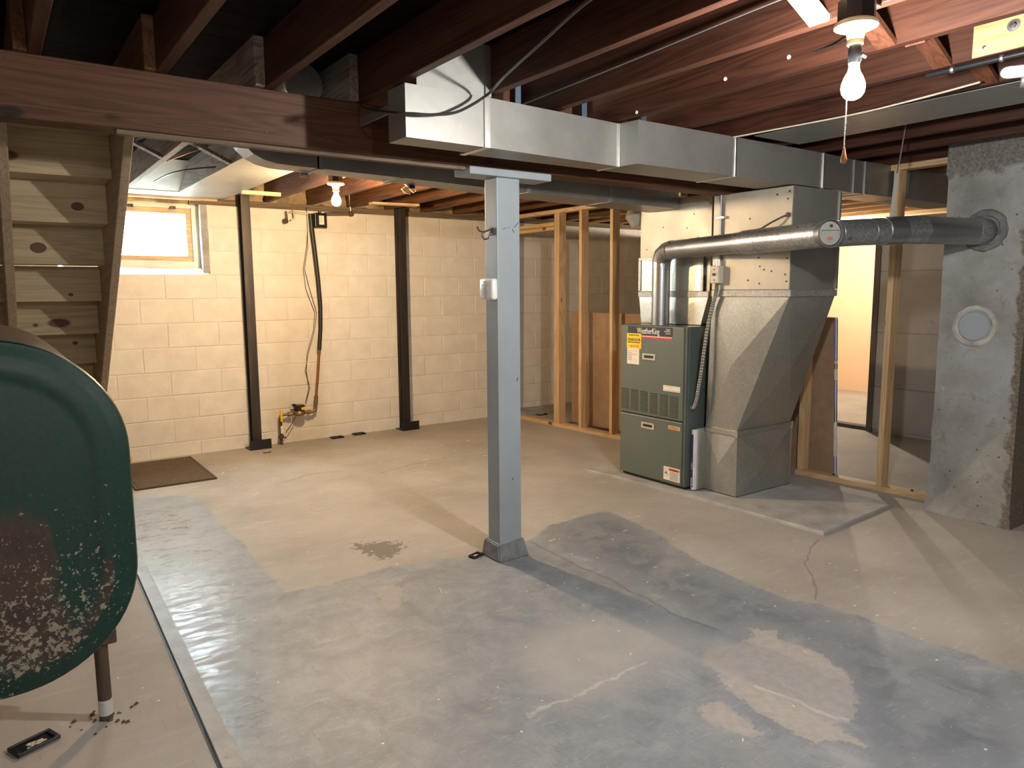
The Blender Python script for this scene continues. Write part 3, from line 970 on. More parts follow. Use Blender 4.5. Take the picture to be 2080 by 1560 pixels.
obj('pipe_body', b, M['galv'], tp, True)
b = BM(); lathe(b, [(0.080, 0), (0.0865, 0), (0.0865, 0.012), (0.080, 0.012)], (1.185, 3.215, 2.285), 28, (0, 1, 0))
obj('rim', b, M['cleat'], tp, True)

# ------------------------------------------------------------------ return drop (near plenum) : upper box, slanted transition, base box
rp = thing('return_plenum', 'tall galvanised return-air plenum with a slanted drop beside the green furnace', 'duct', (4.1, 2.95, 0.03))
UX0, UX1, UY0, UY1 = 3.810, 4.277, 2.567, 3.132
b = BM(); xhexa(b, [(UX0, UY0, 1.36), (UX1, UY0, 1.36), (UX1, UY1, 1.36), (UX0, UY1, 1.36), (UX0, UY0, 1.976), (UX1, UY0, 1.976), (UX1, UY1-0.02, 1.976), (UX0, UY1-0.02, 1.976)], 0.005, (0, 1, 4))
obj('upper_box', b, M['galv'], rp)
b = BM(); box(b, UX0-0.0075, UX0-0.0005, UY0+0.002, UY1-0.002, 1.385, 1.974, 0.001)
lab(obj('side_sheet', b, M['creamsheet'], rp), 'pale flat side sheet with screw holes')
b = BM(); xhexa(b, [(3.915, 2.99, 0.462), (4.50, 2.99, 0.462), (4.50, 3.243, 0.462), (3.915, 3.243, 0.462), (UX0, UY0, 1.345), (UX1, UY0, 1.345), (UX1, UY1, 1.345), (UX0, UY1, 1.345)], 0.034, (0, 1, 4))
obj('transition', b, M['spang'], rp)
b = BM(); xhexa(b, [(3.922, 2.985, 0.026), (4.515, 2.985, 0.026), (4.515, 3.243, 0.026), (3.922, 3.243, 0.026), (3.918, 2.985, 0.435), (4.505, 2.985, 0.435), (4.505, 3.243, 0.435), (3.918, 3.243, 0.435)], 0.024, (0, 1, 4))
obj('base_box', b, M['spang'], rp)
b = BM()
box(b, 3.908, 4.512, 2.978, 2.990, 0.432, 0.466, 0.002)
box(b, 3.906, 3.918, 2.978, 3.24, 0.432, 0.466, 0.002)
obj('lower_flange', b, M['spang'], rp)
b = BM()
box(b, UX0-0.010, UX1+0.010, UY0-0.010, UY0+0.002, 1.342, 1.382, 0.002)
box(b, UX0-0.010, UX0+0.002, UY0+0.002, UY1, 1.342, 1.382, 0.002)
obj('upper_flange', b, M['spangold'], rp)
for (x, y) in ((3.905, 2.976), (4.505, 2.976)):
    b = BM(); box(b, x, x+0.024, y, y+0.02, 0.422, 0.472, 0.003)
    obj('corner_clip', b, M['cleat'], rp)
b = BM(); box(b, 4.508, 4.522, 2.98, 2.995, 0.03, 0.47, 0.001)
obj('corner_bead', b, M['galv'], rp)
b = BM(); box(b, UX1-0.005, UX1+0.015, UY0-0.008, UY0+0.008, 1.385, 1.974, 0.001)
obj('corner_bead', b, M['galvdark'], rp)
sc = None
for (yy, z) in ((2.52, 1.93), (2.53, 1.89), (2.52, 1.43), (2.53, 1.47), (2.52, 1.56), (2.70, 1.52), (2.71, 1.57), (2.67, 1.50), (2.62, 1.49), (2.72, 1.63), (2.70, 1.42), (2.78, 1.44), (2.85, 1.62), (2.78, 1.80), (2.6, 1.92)):
    yy, z = yy*1.027, 1.39+(z-1.39)*1.027
    b = BM(); lathe(b, [(0, -0.003), (0.006, -0.002), (0.006, 0.001)], (UX0-0.0075, yy, z), 8, (1, 0, 0))
    obj('screw', b, M['screw'], rp)
hk = BM(); tube(hk, [(UX0-0.012, 2.593, 1.812), (UX0-0.03, 2.62, 1.80), (UX0-0.05, 2.67, 1.775), (UX0-0.06, 2.75, 1.735), (UX0-0.02, 2.79, 1.72)], 0.005, 8)
obj('damper_rod', hk, M['screw'], rp, True)
hk = BM(); lathe(hk, [(0, -0.012), (0.014, -0.010), (0.014, 0.0)], (UX0-0.0075, 2.593, 1.812), 12, (1, 0, 0))
obj('rod_bearing', hk, M['screw'], rp)

# ------------------------------------------------------------------ supply plenum over the furnace
sp = thing('supply_plenum', 'pale lit sheet-metal supply plenum standing on top of the furnace', 'duct', (4.2, 3.6, 1.15))
b = BM(); xhexa(b, [(3.985, 3.300, 1.36), (4.45, 3.300, 1.36), (4.45, 3.945, 1.36), (3.985, 3.945, 1.36), (3.985, 3.285, 2.022), (4.45, 3.285, 2.022), (4.45, 3.94, 2.026), (3.985, 3.94, 2.026)], 0.003)
obj('upper_box', b, M['galv'], sp)
b = BM(); box(b, 3.976, 3.984, 3.287, 3.945, 1.60, 2.020, 0.001)
lab(obj('side_sheet', b, M['creamsheet'], sp), 'pale flat side sheet lit yellow')
b = BM(); box(b, 3.972, 3.982, 3.345, 3.945, 1.375, 1.612, 0.002)
lab(obj('patch_panel', b, M['spang'], sp), 'spangled access panel')
b = BM()
box(b, 3.964, 3.973, 3.340, 3.952, 1.602, 1.622, 0.001); box(b, 3.964, 3.973, 3.340, 3.362, 1.38, 1.602, 0.001); box(b, 3.964, 3.973, 3.928, 3.952, 1.38, 1.602, 0.001)
obj('panel_frame', b, M['spangold'], sp)
b = BM(); box(b, 3.968, 4.46, 3.292, 3.955, 1.335, 1.375, 0.002)
obj('collar', b, M['spangold'], sp)
b = BM(); xhexa(b, [(3.975, 3.36, 1.146), (4.45, 3.36, 1.146), (4.45, 3.925, 1.146), (3.975, 3.925, 1.146), (3.975, 3.302, 1.335), (4.45, 3.302, 1.335), (4.45, 3.95, 1.335), (3.975, 3.95, 1.335)], 0.006)
obj('flare', b, M['spang'], sp)
b = BM(); tube(b, [(3.99, 4.02, 1.99), (3.97, 4.01, 1.93), (3.99, 4.0, 1.86)], [0.05, 0.065, 0.04], 14)
lab(obj('side_boot', b, M['galv'], sp, True), 'rounded side boot')
c2 = None
for (yy, z) in ((3.88, 1.68), (3.90, 1.97), (3.72, 1.83), (3.50, 1.81), (3.44, 1.90), (3.60, 1.99), (3.78, 1.98), (3.40, 1.74), (3.33, 1.98), (3.31, 1.65), (3.70, 1.96)):
    b = BM(); lathe(b, [(0, -0.003), (0.005, -0.002), (0.005, 0.001)], (3.976, yy, z), 8, (1, 0, 0))
    obj('screw', b, M['screw'], sp)

# ------------------------------------------------------------------ furnace
FX, FY0, FY1, FZ = 3.775, 3.300, 3.932, 1.140
fu = thing('furnace', 'dark green upright gas furnace with two front panels and louvred vents', 'furnace', (4.1, 3.6, 0.025))
b = BM(); box(b, FX+0.02, 4.47, FY0, FY1, 0.04, FZ, 0.006)
obj('cabinet', b, M['furndark'], fu)
b = BM(); box(b, FX+0.03, 4.46, FY0+0.01, FY1-0.01, 0.024, 0.045)
obj('plinth', b, M['black'], fu)
b = BM(); box(b, FX, FX+0.02, FY0+0.028, FY1-0.002, 0.496, FZ-0.004, 0.006, 2)
ud = obj('upper_door', b, M['furn'], fu)
b = BM(); box(b, FX, FX+0.02, FY0+0.028, FY1-0.002, 0.045, 0.488, 0.006, 2)
ld = obj('lower_door', b, M['furn'], fu)
b = BM(); box(b, FX+0.002, FX+0.024, FY0, FY0+0.022, 0.045, FZ-0.004, 0.005, 2)
obj('corner_post', b, M['furndark'], fu)
def handle(y, z, par):
    b = BM()
    frame_y = ((y-0.062, y+0.062), (z-0.020, z+0.020))
    box(b, FX-0.006, FX, y-0.062, y+0.062, z+0.010, z+0.022, 0.001)
    box(b, FX-0.006, FX, y-0.062, y+0.062, z-0.022, z-0.010, 0.001)
    box(b, FX-0.006, FX, y-0.062, y-0.046, z-0.0105, z+0.0105, 0.001)
    box(b, FX-0.006, FX, y+0.046, y+0.062, z-0.0105, z+0.0105, 0.001)
    h = lab(obj('handle', b, M['beige'], par), 'beige recessed pull handle')
    b = BM(); box(b, FX-0.0012, FX+0.0004, y-0.047, y+0.047, z-0.011, z+0.011)
    obj('recess', b, M['ink'], par)
handle(3.646, 0.918, ud)
handle(3.646, 0.424, ld)
# louvred vents: six columns of thirteen slots
lv = None
for ci in range(6):
    yc = 3.878-ci*0.0945
    for ri in range(13):
        z = 0.668-ri*0.0118-0.0018*ci
        if lv is None:
            b = BM(); box(b, FX-0.0012, FX+0.0003, yc-0.037, yc+0.037, z-0.0029, z+0.0029)
            lv = obj('vent_slot', b, M['ink'], ud)
            b = BM(); hexa(b, [(FX-0.0005, yc-0.037, z+0.0029), (FX-0.0005, yc+0.037, z+0.0029), (FX-0.0005, yc+0.037, z+0.0052), (FX-0.0005, yc-0.037, z+0.0052),
                               (FX-0.0055, yc-0.036, z+0.0018), (FX-0.0055, yc+0.036, z+0.0018), (FX-0.0030, yc+0.036, z+0.0040), (FX-0.0030, yc-0.036, z+0.0040)])
            lo = obj('louver', b, M['furn'], ud)
            y_0, z_0 = yc, z
        else:
            c2 = copy(lv); c2.location = (0, yc-y_0, z-z_0)
            c2 = copy(lo); c2.location = (0, yc-y_0, z-z_0)
RD, UP = (0, -1, 0), (0, 0, 1)
def plate(name, y0, y1, z0, z1, mat, par, d=0.0015, lb=None):
    b = BM(); box(b, FX-d, FX+0.0005, y0, y1, z0, z1)
    o = obj(name, b, mat, par)
    return lab(o, lb) if lb else o
np_ = plate('nameplate', 3.432, 3.858, 1.066, 1.130, M['ink'], ud, lb='black brand nameplate with white lettering')
plate('red_stripe', 3.432, 3.858, 1.046, 1.066, M['red'], ud)
plate('pale_stripe', 3.432, 3.858, 1.0575, 1.066, plain('pink_print', (0.75, 0.42, 0.40), 0.5), ud, 0.0018)
text('lettering', 'WeatherKing', 0.060, (FX-0.0024, 3.765, 1.080), RD, UP, M['white'], np_, xs=0.66)
text('lettering', 'Legacy', 0.015, (FX-0.0024, 3.447, 1.112), RD, UP, M['white'], np_, align='RIGHT')
text('lettering', 'High Efficiency', 0.012, (FX-0.0024, 3.447, 1.099), RD, UP, M['white'], np_, align='RIGHT', xs=0.8)
text('lettering', 'Systems', 0.013, (FX-0.0024, 3.447, 1.085), RD, UP, M['white'], np_, align='RIGHT')
st = plate('service_sticker', 3.722, 3.866, 0.968, 1.078, M['yellow'], ud, 0.0028, 'yellow service sticker')
print_marks(st, FX-0.0030, 3.744, 3.844, 1.061, 0.009, M['ink'], 14)
text('lettering', 'ONE', 0.030, (FX-0.0036, 3.860, 1.022), RD, UP, M['ink'], st, xs=0.95)
text('lettering', 'HOUR', 0.030, (FX-0.0036, 3.728, 1.022), RD, UP, M['ink'], st, align='RIGHT', xs=0.88)
text('lettering', 'HEATING & AIR CONDITIONING', 0.0105, (FX-0.0036, 3.794, 1.010), RD, UP, M['ink'], st, align='CENTER', xs=0.78)
text('lettering', '1-888-227-5988', 0.016, (FX-0.0036, 3.794, 0.981), RD, UP, M['orange'], st, align='CENTER', xs=0.9)
tg = plate('service_tag', 3.742, 3.862, 0.855, 0.968, M['paper'], ud, 0.0022, 'white paper service record tag')
for i, zz in enumerate((0.947, 0.934, 0.921, 0.909, 0.897, 0.885)):
    print_marks(tg, FX-0.0024, 3.815, 3.853, zz, 0.005, M['greyink'], 6)
for i, zz in enumerate((0.957, 0.948, 0.932, 0.923)):
    b = BM(); tube(b, [(FX-0.0028, 3.815-0.055*q/8+0.0, zz+0.003*math.sin(q*2.3+i)) for q in range(9)], 0.0008, 4)
    obj('handwriting', b, M['greyink'], tg)
rt_ = plate('rating_label', 3.352, 3.505, 0.693, 0.732, M['paper'], ud, 0.0016, 'small cream rating label')
b = BM(); frm = [(3.358, 3.499, 0.724, 0.7255), (3.358, 3.499, 0.699, 0.7005)]
for (a0, a1, a2, a3) in frm: box(b, FX-0.0022, FX-0.0015, a0, a1, a2, a3)
obj('printed_rule', b, M['greyink'], rt_)
ol = plate('energy_badge', 3.345, 3.452, 0.430, 0.456, plain('tan_badge', (0.66, 0.42, 0.18), 0.4), ld, 0.0018, 'small tan oval energy badge')
print_marks(ol, FX-0.0020, 3.355, 3.442, 0.437, 0.012, plain('brown_print', (0.25, 0.13, 0.05), 0.5), 7)
wl = plate('warning_label', 3.338, 3.487, 0.068, 0.162, M['paper'], ld, 0.0016, 'white and orange warning label')
b = BM(); box(b, FX-0.0024, FX-0.0014, 3.342, 3.440, 0.137, 0.156)
ob_ = obj('orange_band', b, M['orange'], wl)
text('lettering', 'WARNING', 0.015, (FX-0.003, 3.391, 0.1405), RD, UP, M['ink'], wl, align='CENTER')
for i in range(9):
    b = BM(); box(b, FX-0.0022, FX-0.0014, 3.346 if i % 2 else 3.352, 3.428, 0.128-i*0.0065, 0.1308-i*0.0065)
    obj('printed_line', b, M['greyink'], wl)
b = BM(); poly_prism(b, [(FX-0.0024, 3.480, 0.108), (FX-0.0024, 3.463, 0.128), (FX-0.0024, 3.446, 0.104), (FX-0.0024, 3.463, 0.116)], (0.001, 0, 0))
obj('pictogram', b, M['ink'], wl)

# white pleated filter slid between furnace and return drop
fl = thing('air_filter', 'white and purple edge of an air filter between furnace and return plenum', 'filter', (3.86, 3.305, 0.028))
b = BM(); box(b, 3.822, 4.30, 3.258, 3.284, 0.028, 0.445, 0.002)
fe = obj('filter_frame', b, M['white'], fl)
b = BM(); box(b, 3.8205, 3.8225, 3.266, 3.284, 0.045, 0.412)
pr_ = lab(obj('printed_edge', b, M['purple'], fl), 'purple printed edge strip')
text('lettering', '16.25.1', 0.019, (3.8197, 3.269, 0.165), (0, 0, 1), (0, 1, 0), M['white'], pr_)
b = BM()
for i in range(7): box(b, 3.8194, 3.8206, 3.269, 3.281, 0.054+i*0.0088, 0.0595+i*0.0088)
obj('small_print', b, M['white'], pr_)
b = BM(); box(b, 3.85, 4.40, 3.244, 3.258, 0.03, 0.455, 0.002)
lab(obj('filter_rack', b, M['spang'], fl), 'galvanised filter rack')

# ------------------------------------------------------------------ chimney
t = NT('rendered_chimney')
v = t.coord()
n1, n2, n3 = t.noise(v, 2.2, 6, 0.6), t.noise(v, 9, 8, 0.7, 0.5), t.noise(v, 60, 5, 0.7)
c = t.ramp(n1, [(0.30, (0.20, 0.205, 0.19)), (0.48, (0.325, 0.33, 0.315)), (0.62, (0.40, 0.415, 0.43)), (0.75, (0.47, 0.485, 0.50))])
c = t.mix(t.math('MULTIPLY', t.step(n2, 0.53, 0.70), 0.65), c, (0.235, 0.205, 0.155))
c = t.mix(t.math('MULTIPLY', t.step(n2, 0.40, 0.28), 0.6), c, (0.50, 0.51, 0.50))
c = t.mix(t.math('MULTIPLY', t.step(t.voro(v, 19), 0.16, 0.06), t.step(n2, 0.47, 0.55)), c, (0.085, 0.08, 0.07))
sx = t.n('ShaderNodeSeparateXYZ'); t.put(sx.inputs[0], v)
top = t.step(t.math('ADD', sx.outputs[2], t.math('MULTIPLY', t.math('SUBTRACT', n2, 0.5), 0.25)), 2.02, 2.06)
c = t.mix(top, c, t.ramp(n3, [(0.35, (0.12, 0.115, 0.10)), (0.7, (0.30, 0.29, 0.265))]))
cor = t.math('ADD', t.math('ADD', sx.outputs[1], 0.0), t.math('MULTIPLY', t.math('SUBTRACT', n2, 0.5), 0.16))
ero = t.step(cor, -0.172, -0.192)
c = t.mix(ero, c, t.ramp(n3, [(0.35, (0.10, 0.085, 0.065)), (0.7, (0.27, 0.235, 0.19))]))
M['chim'] = t.fin(c, 0.85, 0.0, t.bump(t.math('ADD', t.math('MULTIPLY', n3, 0.7), t.math('MULTIPLY', n2, 1.5)), 0.8, 0.014))
ch = thing('chimney', 'grey cement-rendered square chimney stack with a round capped opening', 'chimney', (4.92, 1.9, 0))
b = BM()
zs = [0, 0.05, 0.11, 0.18, 0.5, 1.0, 1.5, 2.02, 2.06, ZS]
fl_ = [0.016, 0.014, 0.008, 0.003, 0.0, 0.0, 0.0, 0.0, 0.010, 0.010]
rings = []
CX0, CX1, CY0, CY1 = 4.70, 5.16, 1.683, 2.134
for z, e in zip(zs, fl_):
    out = []
    per = []
    for i in range(14): per.append((CX0-e, CY1+e-(CY1-CY0+2*e)*i/14))
    for i in range(14): per.append((CX0-e+(CX1-CX0+2*e)*i/14, CY0-e))
    for i in range(14): per.append((CX1+e, CY0-e+(CY1-CY0+2*e)*i/14))
    for i in range(14): per.append((CX1+e-(CX1-CX0+2*e)*i/14, CY1+e))
    rings.append([b.verts.new((x, y, z)) for x, y in per])
for p, q in zip(rings, rings[1:]):
    for i in range(len(p)):
        j = (i+1) % len(p)
        b.faces.new((p[i], p[j], q[j], q[i]))
b.faces.new(rings[-1]); b.faces.new(rings[0][::-1])
bmesh.ops.subdivide_edges(b, edges=[e for e in b.edges if abs(e.verts[0].co.z-e.verts[1].co.z) > 0.2], cuts=6)
rough(b, 0.006, 7)
obj('stack', b, M['chim'], ch, True)
b = BM(); lathe(b, [(0.086, 0.0), (0.100, -0.012), (0.118, -0.006), (0.125, 0.01)], (4.695, 1.935, 1.163), 28, (1, 0, 0))
rough(b, 0.006, 30)
lab(obj('mortar_ring', b, paint('ring_mortar', (0.40, 0.39, 0.36), 0.9, 0.3, 12, 0.5, 40), ch), 'rough mortar ring')
b = BM(); lathe(b, [(0, -0.016), (0.080, -0.014), (0.088, -0.004), (0.088, 0.01)], (4.695, 1.935, 1.163), 32, (1, 0, 0))
lab(obj('flue_cap', b, M['postpaint'], ch, True), 'round grey painted cap over an unused flue hole')
b = BM(); lathe(b, [(0.0765, 0.0), (0.088, -0.016), (0.112, -0.010), (0.125, 0.012)], (4.695, 1.915, 1.712), 28, (1, 0, 0))
rough(b, 0.012, 22)
lab(obj('flue_mortar', b, paint('dark_mortar', (0.16, 0.155, 0.16), 0.95, 0.3, 14, 0.6, 40), ch), 'dark mortar packed round the flue pipe')

# ------------------------------------------------------------------ flue pipe
A0 = Vector((3.860, 3.625, 1.141))
A1 = Vector((3.860, 3.625, 1.580))
B0 = Vector((3.800, 3.470, 1.656))
TE = Vector((3.512, 2.190, 1.664))
MD = Vector((4.130, 2.055, 1.703))
B1 = Vector((4.690, 1.922, 1.706))
def BL(s):
    return B0.lerp(TE, s)
def CL(s):               # tee to bend (0..1), bend to chimney (1..2)
    return TE.lerp(MD, s) if s < 1 else MD.lerp(B1, s-1)
fp = thing('flue_pipe', 'speckled galvanised flue pipe running from the furnace top to the chimney', 'pipe', A0)
b = BM(); cyl(b, A0, A1, 0.0625, n=28)
obj('vertical_pipe', b, M['flue'], fp, True)
b = BM(); cyl(b, A1-Vector((0, 0, 0.055)), A1-Vector((0, 0, 0.048)), 0.064, n=28)
obj('crimp_ring', b, M['galvdark'], fp, True)
b = BM(); tube(b, [A1-Vector((0, 0, 0.03)), A1+Vector((0, -0.002, 0.005)), Vector((3.853, 3.600, 1.625)), Vector((3.832, 3.545, 1.650)), B0], [0.064, 0.064, 0.0645, 0.0645, 0.0645], 28)
obj('elbow', b, M['flue'], fp)
b = BM(); cyl(b, B0, BL(0.54), 0.061, n=28)
obj('horizontal_pipe', b, M['flue'], fp, True)
b = BM(); cyl(b, BL(0.50), BL(0.552), 0.0625, n=28)
obj('joint_band', b, M['flueold'], fp, True)
b = BM(); cyl(b, BL(0.55), BL(0.66), 0.0695, n=28)
obj('sleeve', b, M['flueold'], fp, True)
b = BM(); cyl(b, BL(0.653), BL(0.664), 0.071, n=28)
obj('crimp_ring', b, M['flue'], fp, True)
b = BM(); cyl(b, BL(0.66), BL(1.02), 0.0685, n=28)
tee = obj('tee_body', b, M['flueold'], fp, True)
b = BM(); cyl(b, CL(0.0), CL(0.16), 0.066, n=28)
obj('tee_branch', b, M['flue'], tee, True)
b = BM(); cyl(b, CL(0.14), CL(0.62), 0.0685, n=28)
obj('horizontal_pipe', b, M['flueold'], fp, True)
b = BM(); cyl(b, CL(0.50), CL(0.66), 0.070, n=28)
obj('joint_band', b, M['flueold'], fp, True)
b = BM(); cyl(b, CL(0.655), CL(0.86), 0.0745, n=28)
obj('wide_collar', b, M['flue'], fp, True)
b = BM(); tube(b, [CL(0.85), CL(0.95), CL(1.02), CL(1.10), CL(1.13)], [0.073, 0.0745, 0.0755, 0.0745, 0.077], 28)
obj('adjustable_elbow', b, M['flueold'], fp)
b = BM(); tube(b, [CL(1.10), CL(1.5), B1+Vector((0.012, -0.003, 0.0))], 0.0745, 28)
obj('chimney_pipe', b, M['flue'], fp, True)
b = BM(); cyl(b, CL(1.82), B1+Vector((0.010, -0.002, 0)), 0.0755, n=28)
obj('thimble_band', b, M['flueold'], fp, True)
# barometric damper on the tee
dc = BL(0.985)
dn = ((TE-B0).normalized()+Vector((-0.22, 0, 0))).normalized()
b = BM(); lathe(b, [(0.062, 0.0), (0.064, 0.078), (0.068, 0.082), (0.072, 0.086), (0.072, 0.094), (0.067, 0.094), (0.064, 0.084), (0.0, 0.080)], dc, 32, dn)
dmp = lab(obj('draft_regulator', b, M['flue'], fp, True), 'round barometric draft regulator')
b = BM(); lathe(b, [(0.0, 0.086), (0.0595, 0.086), (0.0595, 0.083), (0.0, 0.083)], dc, 32, dn)
obj('damper_plate', b, plain('damper_plate', (0.36, 0.37, 0.34), 0.45, 0.4), dmp)
b = BM(); lathe(b, [(0.0595, 0.0848), (0.0640, 0.0848), (0.0640, 0.083), (0.0595, 0.083)], dc, 32, dn)
obj('damper_gap', b, M['ink'], dmp)
dr = Vector((0, 0, 1)).cross(dn).normalized()
du = dn.cross(dr).normalized()
if dr.dot(R_) < 0: dr = -dr
def dpt(x, y, h=0.0875): return dc+dn*h+dr*x+du*y
b = BM(); tube(b, [dpt(-0.052, -0.012), dpt(-0.050, 0.012), dpt(-0.05, 0.014), dpt(0.05, 0.016), dpt(0.05, -0.004), dpt(0.056, -0.008)], 0.0016, 6)
obj('pivot_rod', b, M['screw'], dmp)
b = BM(); bar(b, dpt(-0.004, 0.036), dpt(0.012, 0.036), 0.012, 0.004, dn)
cyl(b, dpt(0.004, 0.040), dpt(0.004, 0.040, 0.095), 0.004, n=8)
obj('counterweight', b, M['screw'], dmp)
ring = []
b = BM(); tube(b, [dpt(0.0+0.016*math.cos(a), -0.026+0.0065*math.sin(a), 0.0866) for a in np.linspace(0, 2*PI, 21)], 0.0014, 5, caps=False)
obj('red_oval_mark', b, M['red'], dmp)
b = BM(); tube(b, [dpt(-0.010, -0.027, 0.0866), dpt(-0.003, -0.024, 0.0866), dpt(0.004, -0.028, 0.0866), dpt(0.010, -0.025, 0.0866)], 0.0014, 5)
obj('red_script_mark', b, M['red'], dmp)
sc2 = None
for s in (0.02, 0.52, 0.72, 0.9):
    q = BL(s)+Vector((-0.050, 0.005, 0.040))
    b = BM(); cyl(b, q, q+Vector((-0.008, -0.007, 0.006)), 0.005, n=8)
    obj('sheet_screw', b, M['screw'], fp)
hs = CL(0.76)
b = BM()
bar(b, hs+Vector((0, 0, 0.0745)), hs+Vector((0.015, -0.01, 0.30)), 0.020, 0.002, (1, 1, 0))
bar(b, hs+Vector((0.015, -0.01, 0.30)), (hs.x+0.04, hs.y-0.03, ZJ+0.08), 0.018, 0.002, (1, -1, 0))
lab(obj('hanger_strap', b, M['galv'], fp), 'perforated steel hanger strap')

# ------------------------------------------------------------------ electrical conduit and switch box on the return plenum
ec = thing('electrical_conduit', 'steel conduit with switch box and armoured cable on the plenum side', 'conduit', (3.78, 3.06, 1.5))
b = BM(); tube(b, [(3.791, 3.066, 2.10), (3.791, 3.066, 1.53)], 0.0100, 12)
obj('conduit_tube', b, M['galvdark'], ec, True)
b = BM(); box(b, 3.776, 3.802, 3.035, 3.095, 1.825, 1.842, 0.003)
obj('conduit_clamp', b, M['cleat'], ec)
b = BM(); cyl(b, (3.785, 3.066, 1.535), (3.785, 3.066, 1.575), 0.0165, n=12)
obj('connector', b, M['cleat'], ec, True)
b = BM(); box(b, 3.752, 3.802, 3.038, 3.106, 1.425, 1.536, 0.006, 2)
sb = lab(obj('switch_box', b, paint('box_cream', (0.52, 0.48, 0.39), 0.5, 0.1, 20, dirt=(0.2, 0.13, 0.08)), ec), 'small cream metal switch box')
b = BM(); box(b, 3.742, 3.753, 3.064, 3.082, 1.474, 1.489, 0.002)
obj('toggle_switch', b, M['iron'], sb)
for z in (1.447, 1.512):
    b = BM(); cyl(b, (3.749, 3.073, z), (3.754, 3.073, z), 0.004, n=8)
    obj('screw', b, M['iron'], sb)
pth = [(3.782, 3.072, 1.425), (3.780, 3.078, 1.36), (3.788, 3.115, 1.26), (3.792, 3.150, 1.12), (3.797, 3.175, 0.98), (3.803, 3.200, 0.84), (3.808, 3.225, 0.72), (3.812, 3.245, 0.64), (3.818, 3.268, 0.60), (3.83, 3.298, 0.592)]
dense = []
for i in range(len(pth)-1):
    p0 = Vector(pth[max(0, i-1)]); p1 = Vector(pth[i]); p2 = Vector(pth[i+1]); p3 = Vector(pth[min(len(pth)-1, i+2)])
    for q in range(14):
        s = q/14
        dense.append(0.5*((2*p1)+(-p0+p2)*s+(2*p0-5*p1+4*p2-p3)*s*s+(-p0+3*p1-3*p2+p3)*s**3))
b = BM(); tube(b, dense, [0.0135 if i % 2 else 0.0105 for i in range(len(dense))], 10)
lab(obj('armoured_cable', b, M['galvdark'], ec), 'ribbed flexible metal cable')

# ------------------------------------------------------------------ stud partitions
def studwall(name, label, loc): return thing(name, label, 'stud wall', loc)
sw = studwall('stud_partition', 'open orange-lit timber stud partition with header near the white block wall', (4.75, 5.7, 0))
b = BM(); box(b, 4.655, 4.745, 4.20, WY-0.01, 0, 0.038, 0.002)
for v_ in b.verts: v_.co.x += (5.6-v_.co.y)*0.045
obj('bottom_plate', b, M['pale_y'], sw)
b = BM(); box(b, 4.655, 4.745, 4.20, WY-0.01, 2.147, 2.184, 0.002)
for v_ in b.verts: v_.co.x += (5.6-v_.co.y)*0.02
obj('top_plate', b, M['pale_y'], sw)
def stud(y0, y1, z0=0.038, z1=2.147, x0=4.655, par=sw, dx=None):
    k = (5.6-y0)*0.045 if dx is None else 0
    kt = (5.6-y0)*0.02 if dx is None else 0
    b = BM()
    hexa(b, [(x0+k, y0, z0), (x0+0.09+k, y0, z0), (x0+0.09+k, y1, z0), (x0+k, y1, z0), (x0+kt, y0, z1), (x0+0.09+kt, y0, z1), (x0+0.09+kt, y1, z1), (x0+kt, y1, z1)])
    bmesh.ops.bevel(b, geom=list(b.edges), offset=0.002, segments=1, affect='EDGES')
    return obj('stud', b, M['pale_z'], par)
stud(5.735, 5.773); stud(5.775, 5.813)
stud(5.405, 5.443); stud(4.985, 5.023); stud(4.52, 4.558)
stud(WY-0.055, WY-0.017); stud(6.56, 6.598)
for (za, zb) in ((1.985, 2.022), (2.026, 2.063)):
    b = BM(); box(b, 4.648, 4.738, 5.813, 6.56, za, zb, 0.002)
    obj('header', b, M['pale_y'], sw)
dwg = 'drywall sheets stored against stud partitions'
b = BM(); box(b, 4.832, 4.845, 4.22, 5.73, 0.042, 1.168)
for v_ in b.verts: v_.co.x += (5.2-v_.co.y)*0.045+0.012*(1-v_.co.z)
tag(obj('drywall_sheet', b, M['kraft']), 'brown-backed drywall sheet standing behind the orange-lit studs', 'drywall', dwg)
rw = studwall('stud_partition', 'half-built timber stud partition with one tall stud next to the chimney', (4.95, 2.6, 0))
b = BM(); box(b, 4.885, 4.975, 2.20, 3.17, 0, 0.038, 0.002)
for v_ in b.verts: v_.co.x += (2.7-v_.co.y)*0.06
obj('bottom_plate', b, M['pale_y'], rw)
b = BM(); hexa(b, [(4.89, 2.530, 0.038), (4.98, 2.530, 0.038), (4.98, 2.568, 0.038), (4.89, 2.568, 0.038), (4.875, 2.515, 2.147), (4.965, 2.515, 2.147), (4.965, 2.553, 2.147), (4.875, 2.553, 2.147)])
obj('stud', b, M['pale_z'], rw)
b = BM(); box(b, 4.87, 4.96, 3.125, 3.163, 0.038, 2.0, 0.002)
obj('stud', b, M['pale_z'], rw)
b = BM(); box(b, 4.875, 4.965, 2.15, 2.655, 2.1475, 2.184, 0.002)
obj('top_plate', b, M['pale_y'], rw)
for (y, x) in ((2.9, 4.93), (2.35, 4.95)):
    b = BM(); lathe(b, [(0.009, 0), (0.009, 0.008), (0, 0.010)], (x, y, 0.038), 10)
    obj('nail_cap', b, M['black'], rw)
def leaning(x, dx, y0, y1, z1, mat, label):
    b = BM()
    hexa(b, [(x, y0, 0.001), (x+0.0125, y0, 0.001), (x+0.0125, y1, 0.001), (x, y1, 0.001), (x-dx, y0, z1), (x-dx+0.0125, y0, z1), (x-dx+0.0125, y1, z1), (x-dx, y1, z1)])
    return tag(obj('drywall_sheet', b, mat), label, 'drywall', dwg)
s1 = leaning(5.070, 0.085, 2.985, 4.3, 1.172, M['kraft'], 'brown-faced drywall sheet leaning behind the return plenum, nearest the studs')
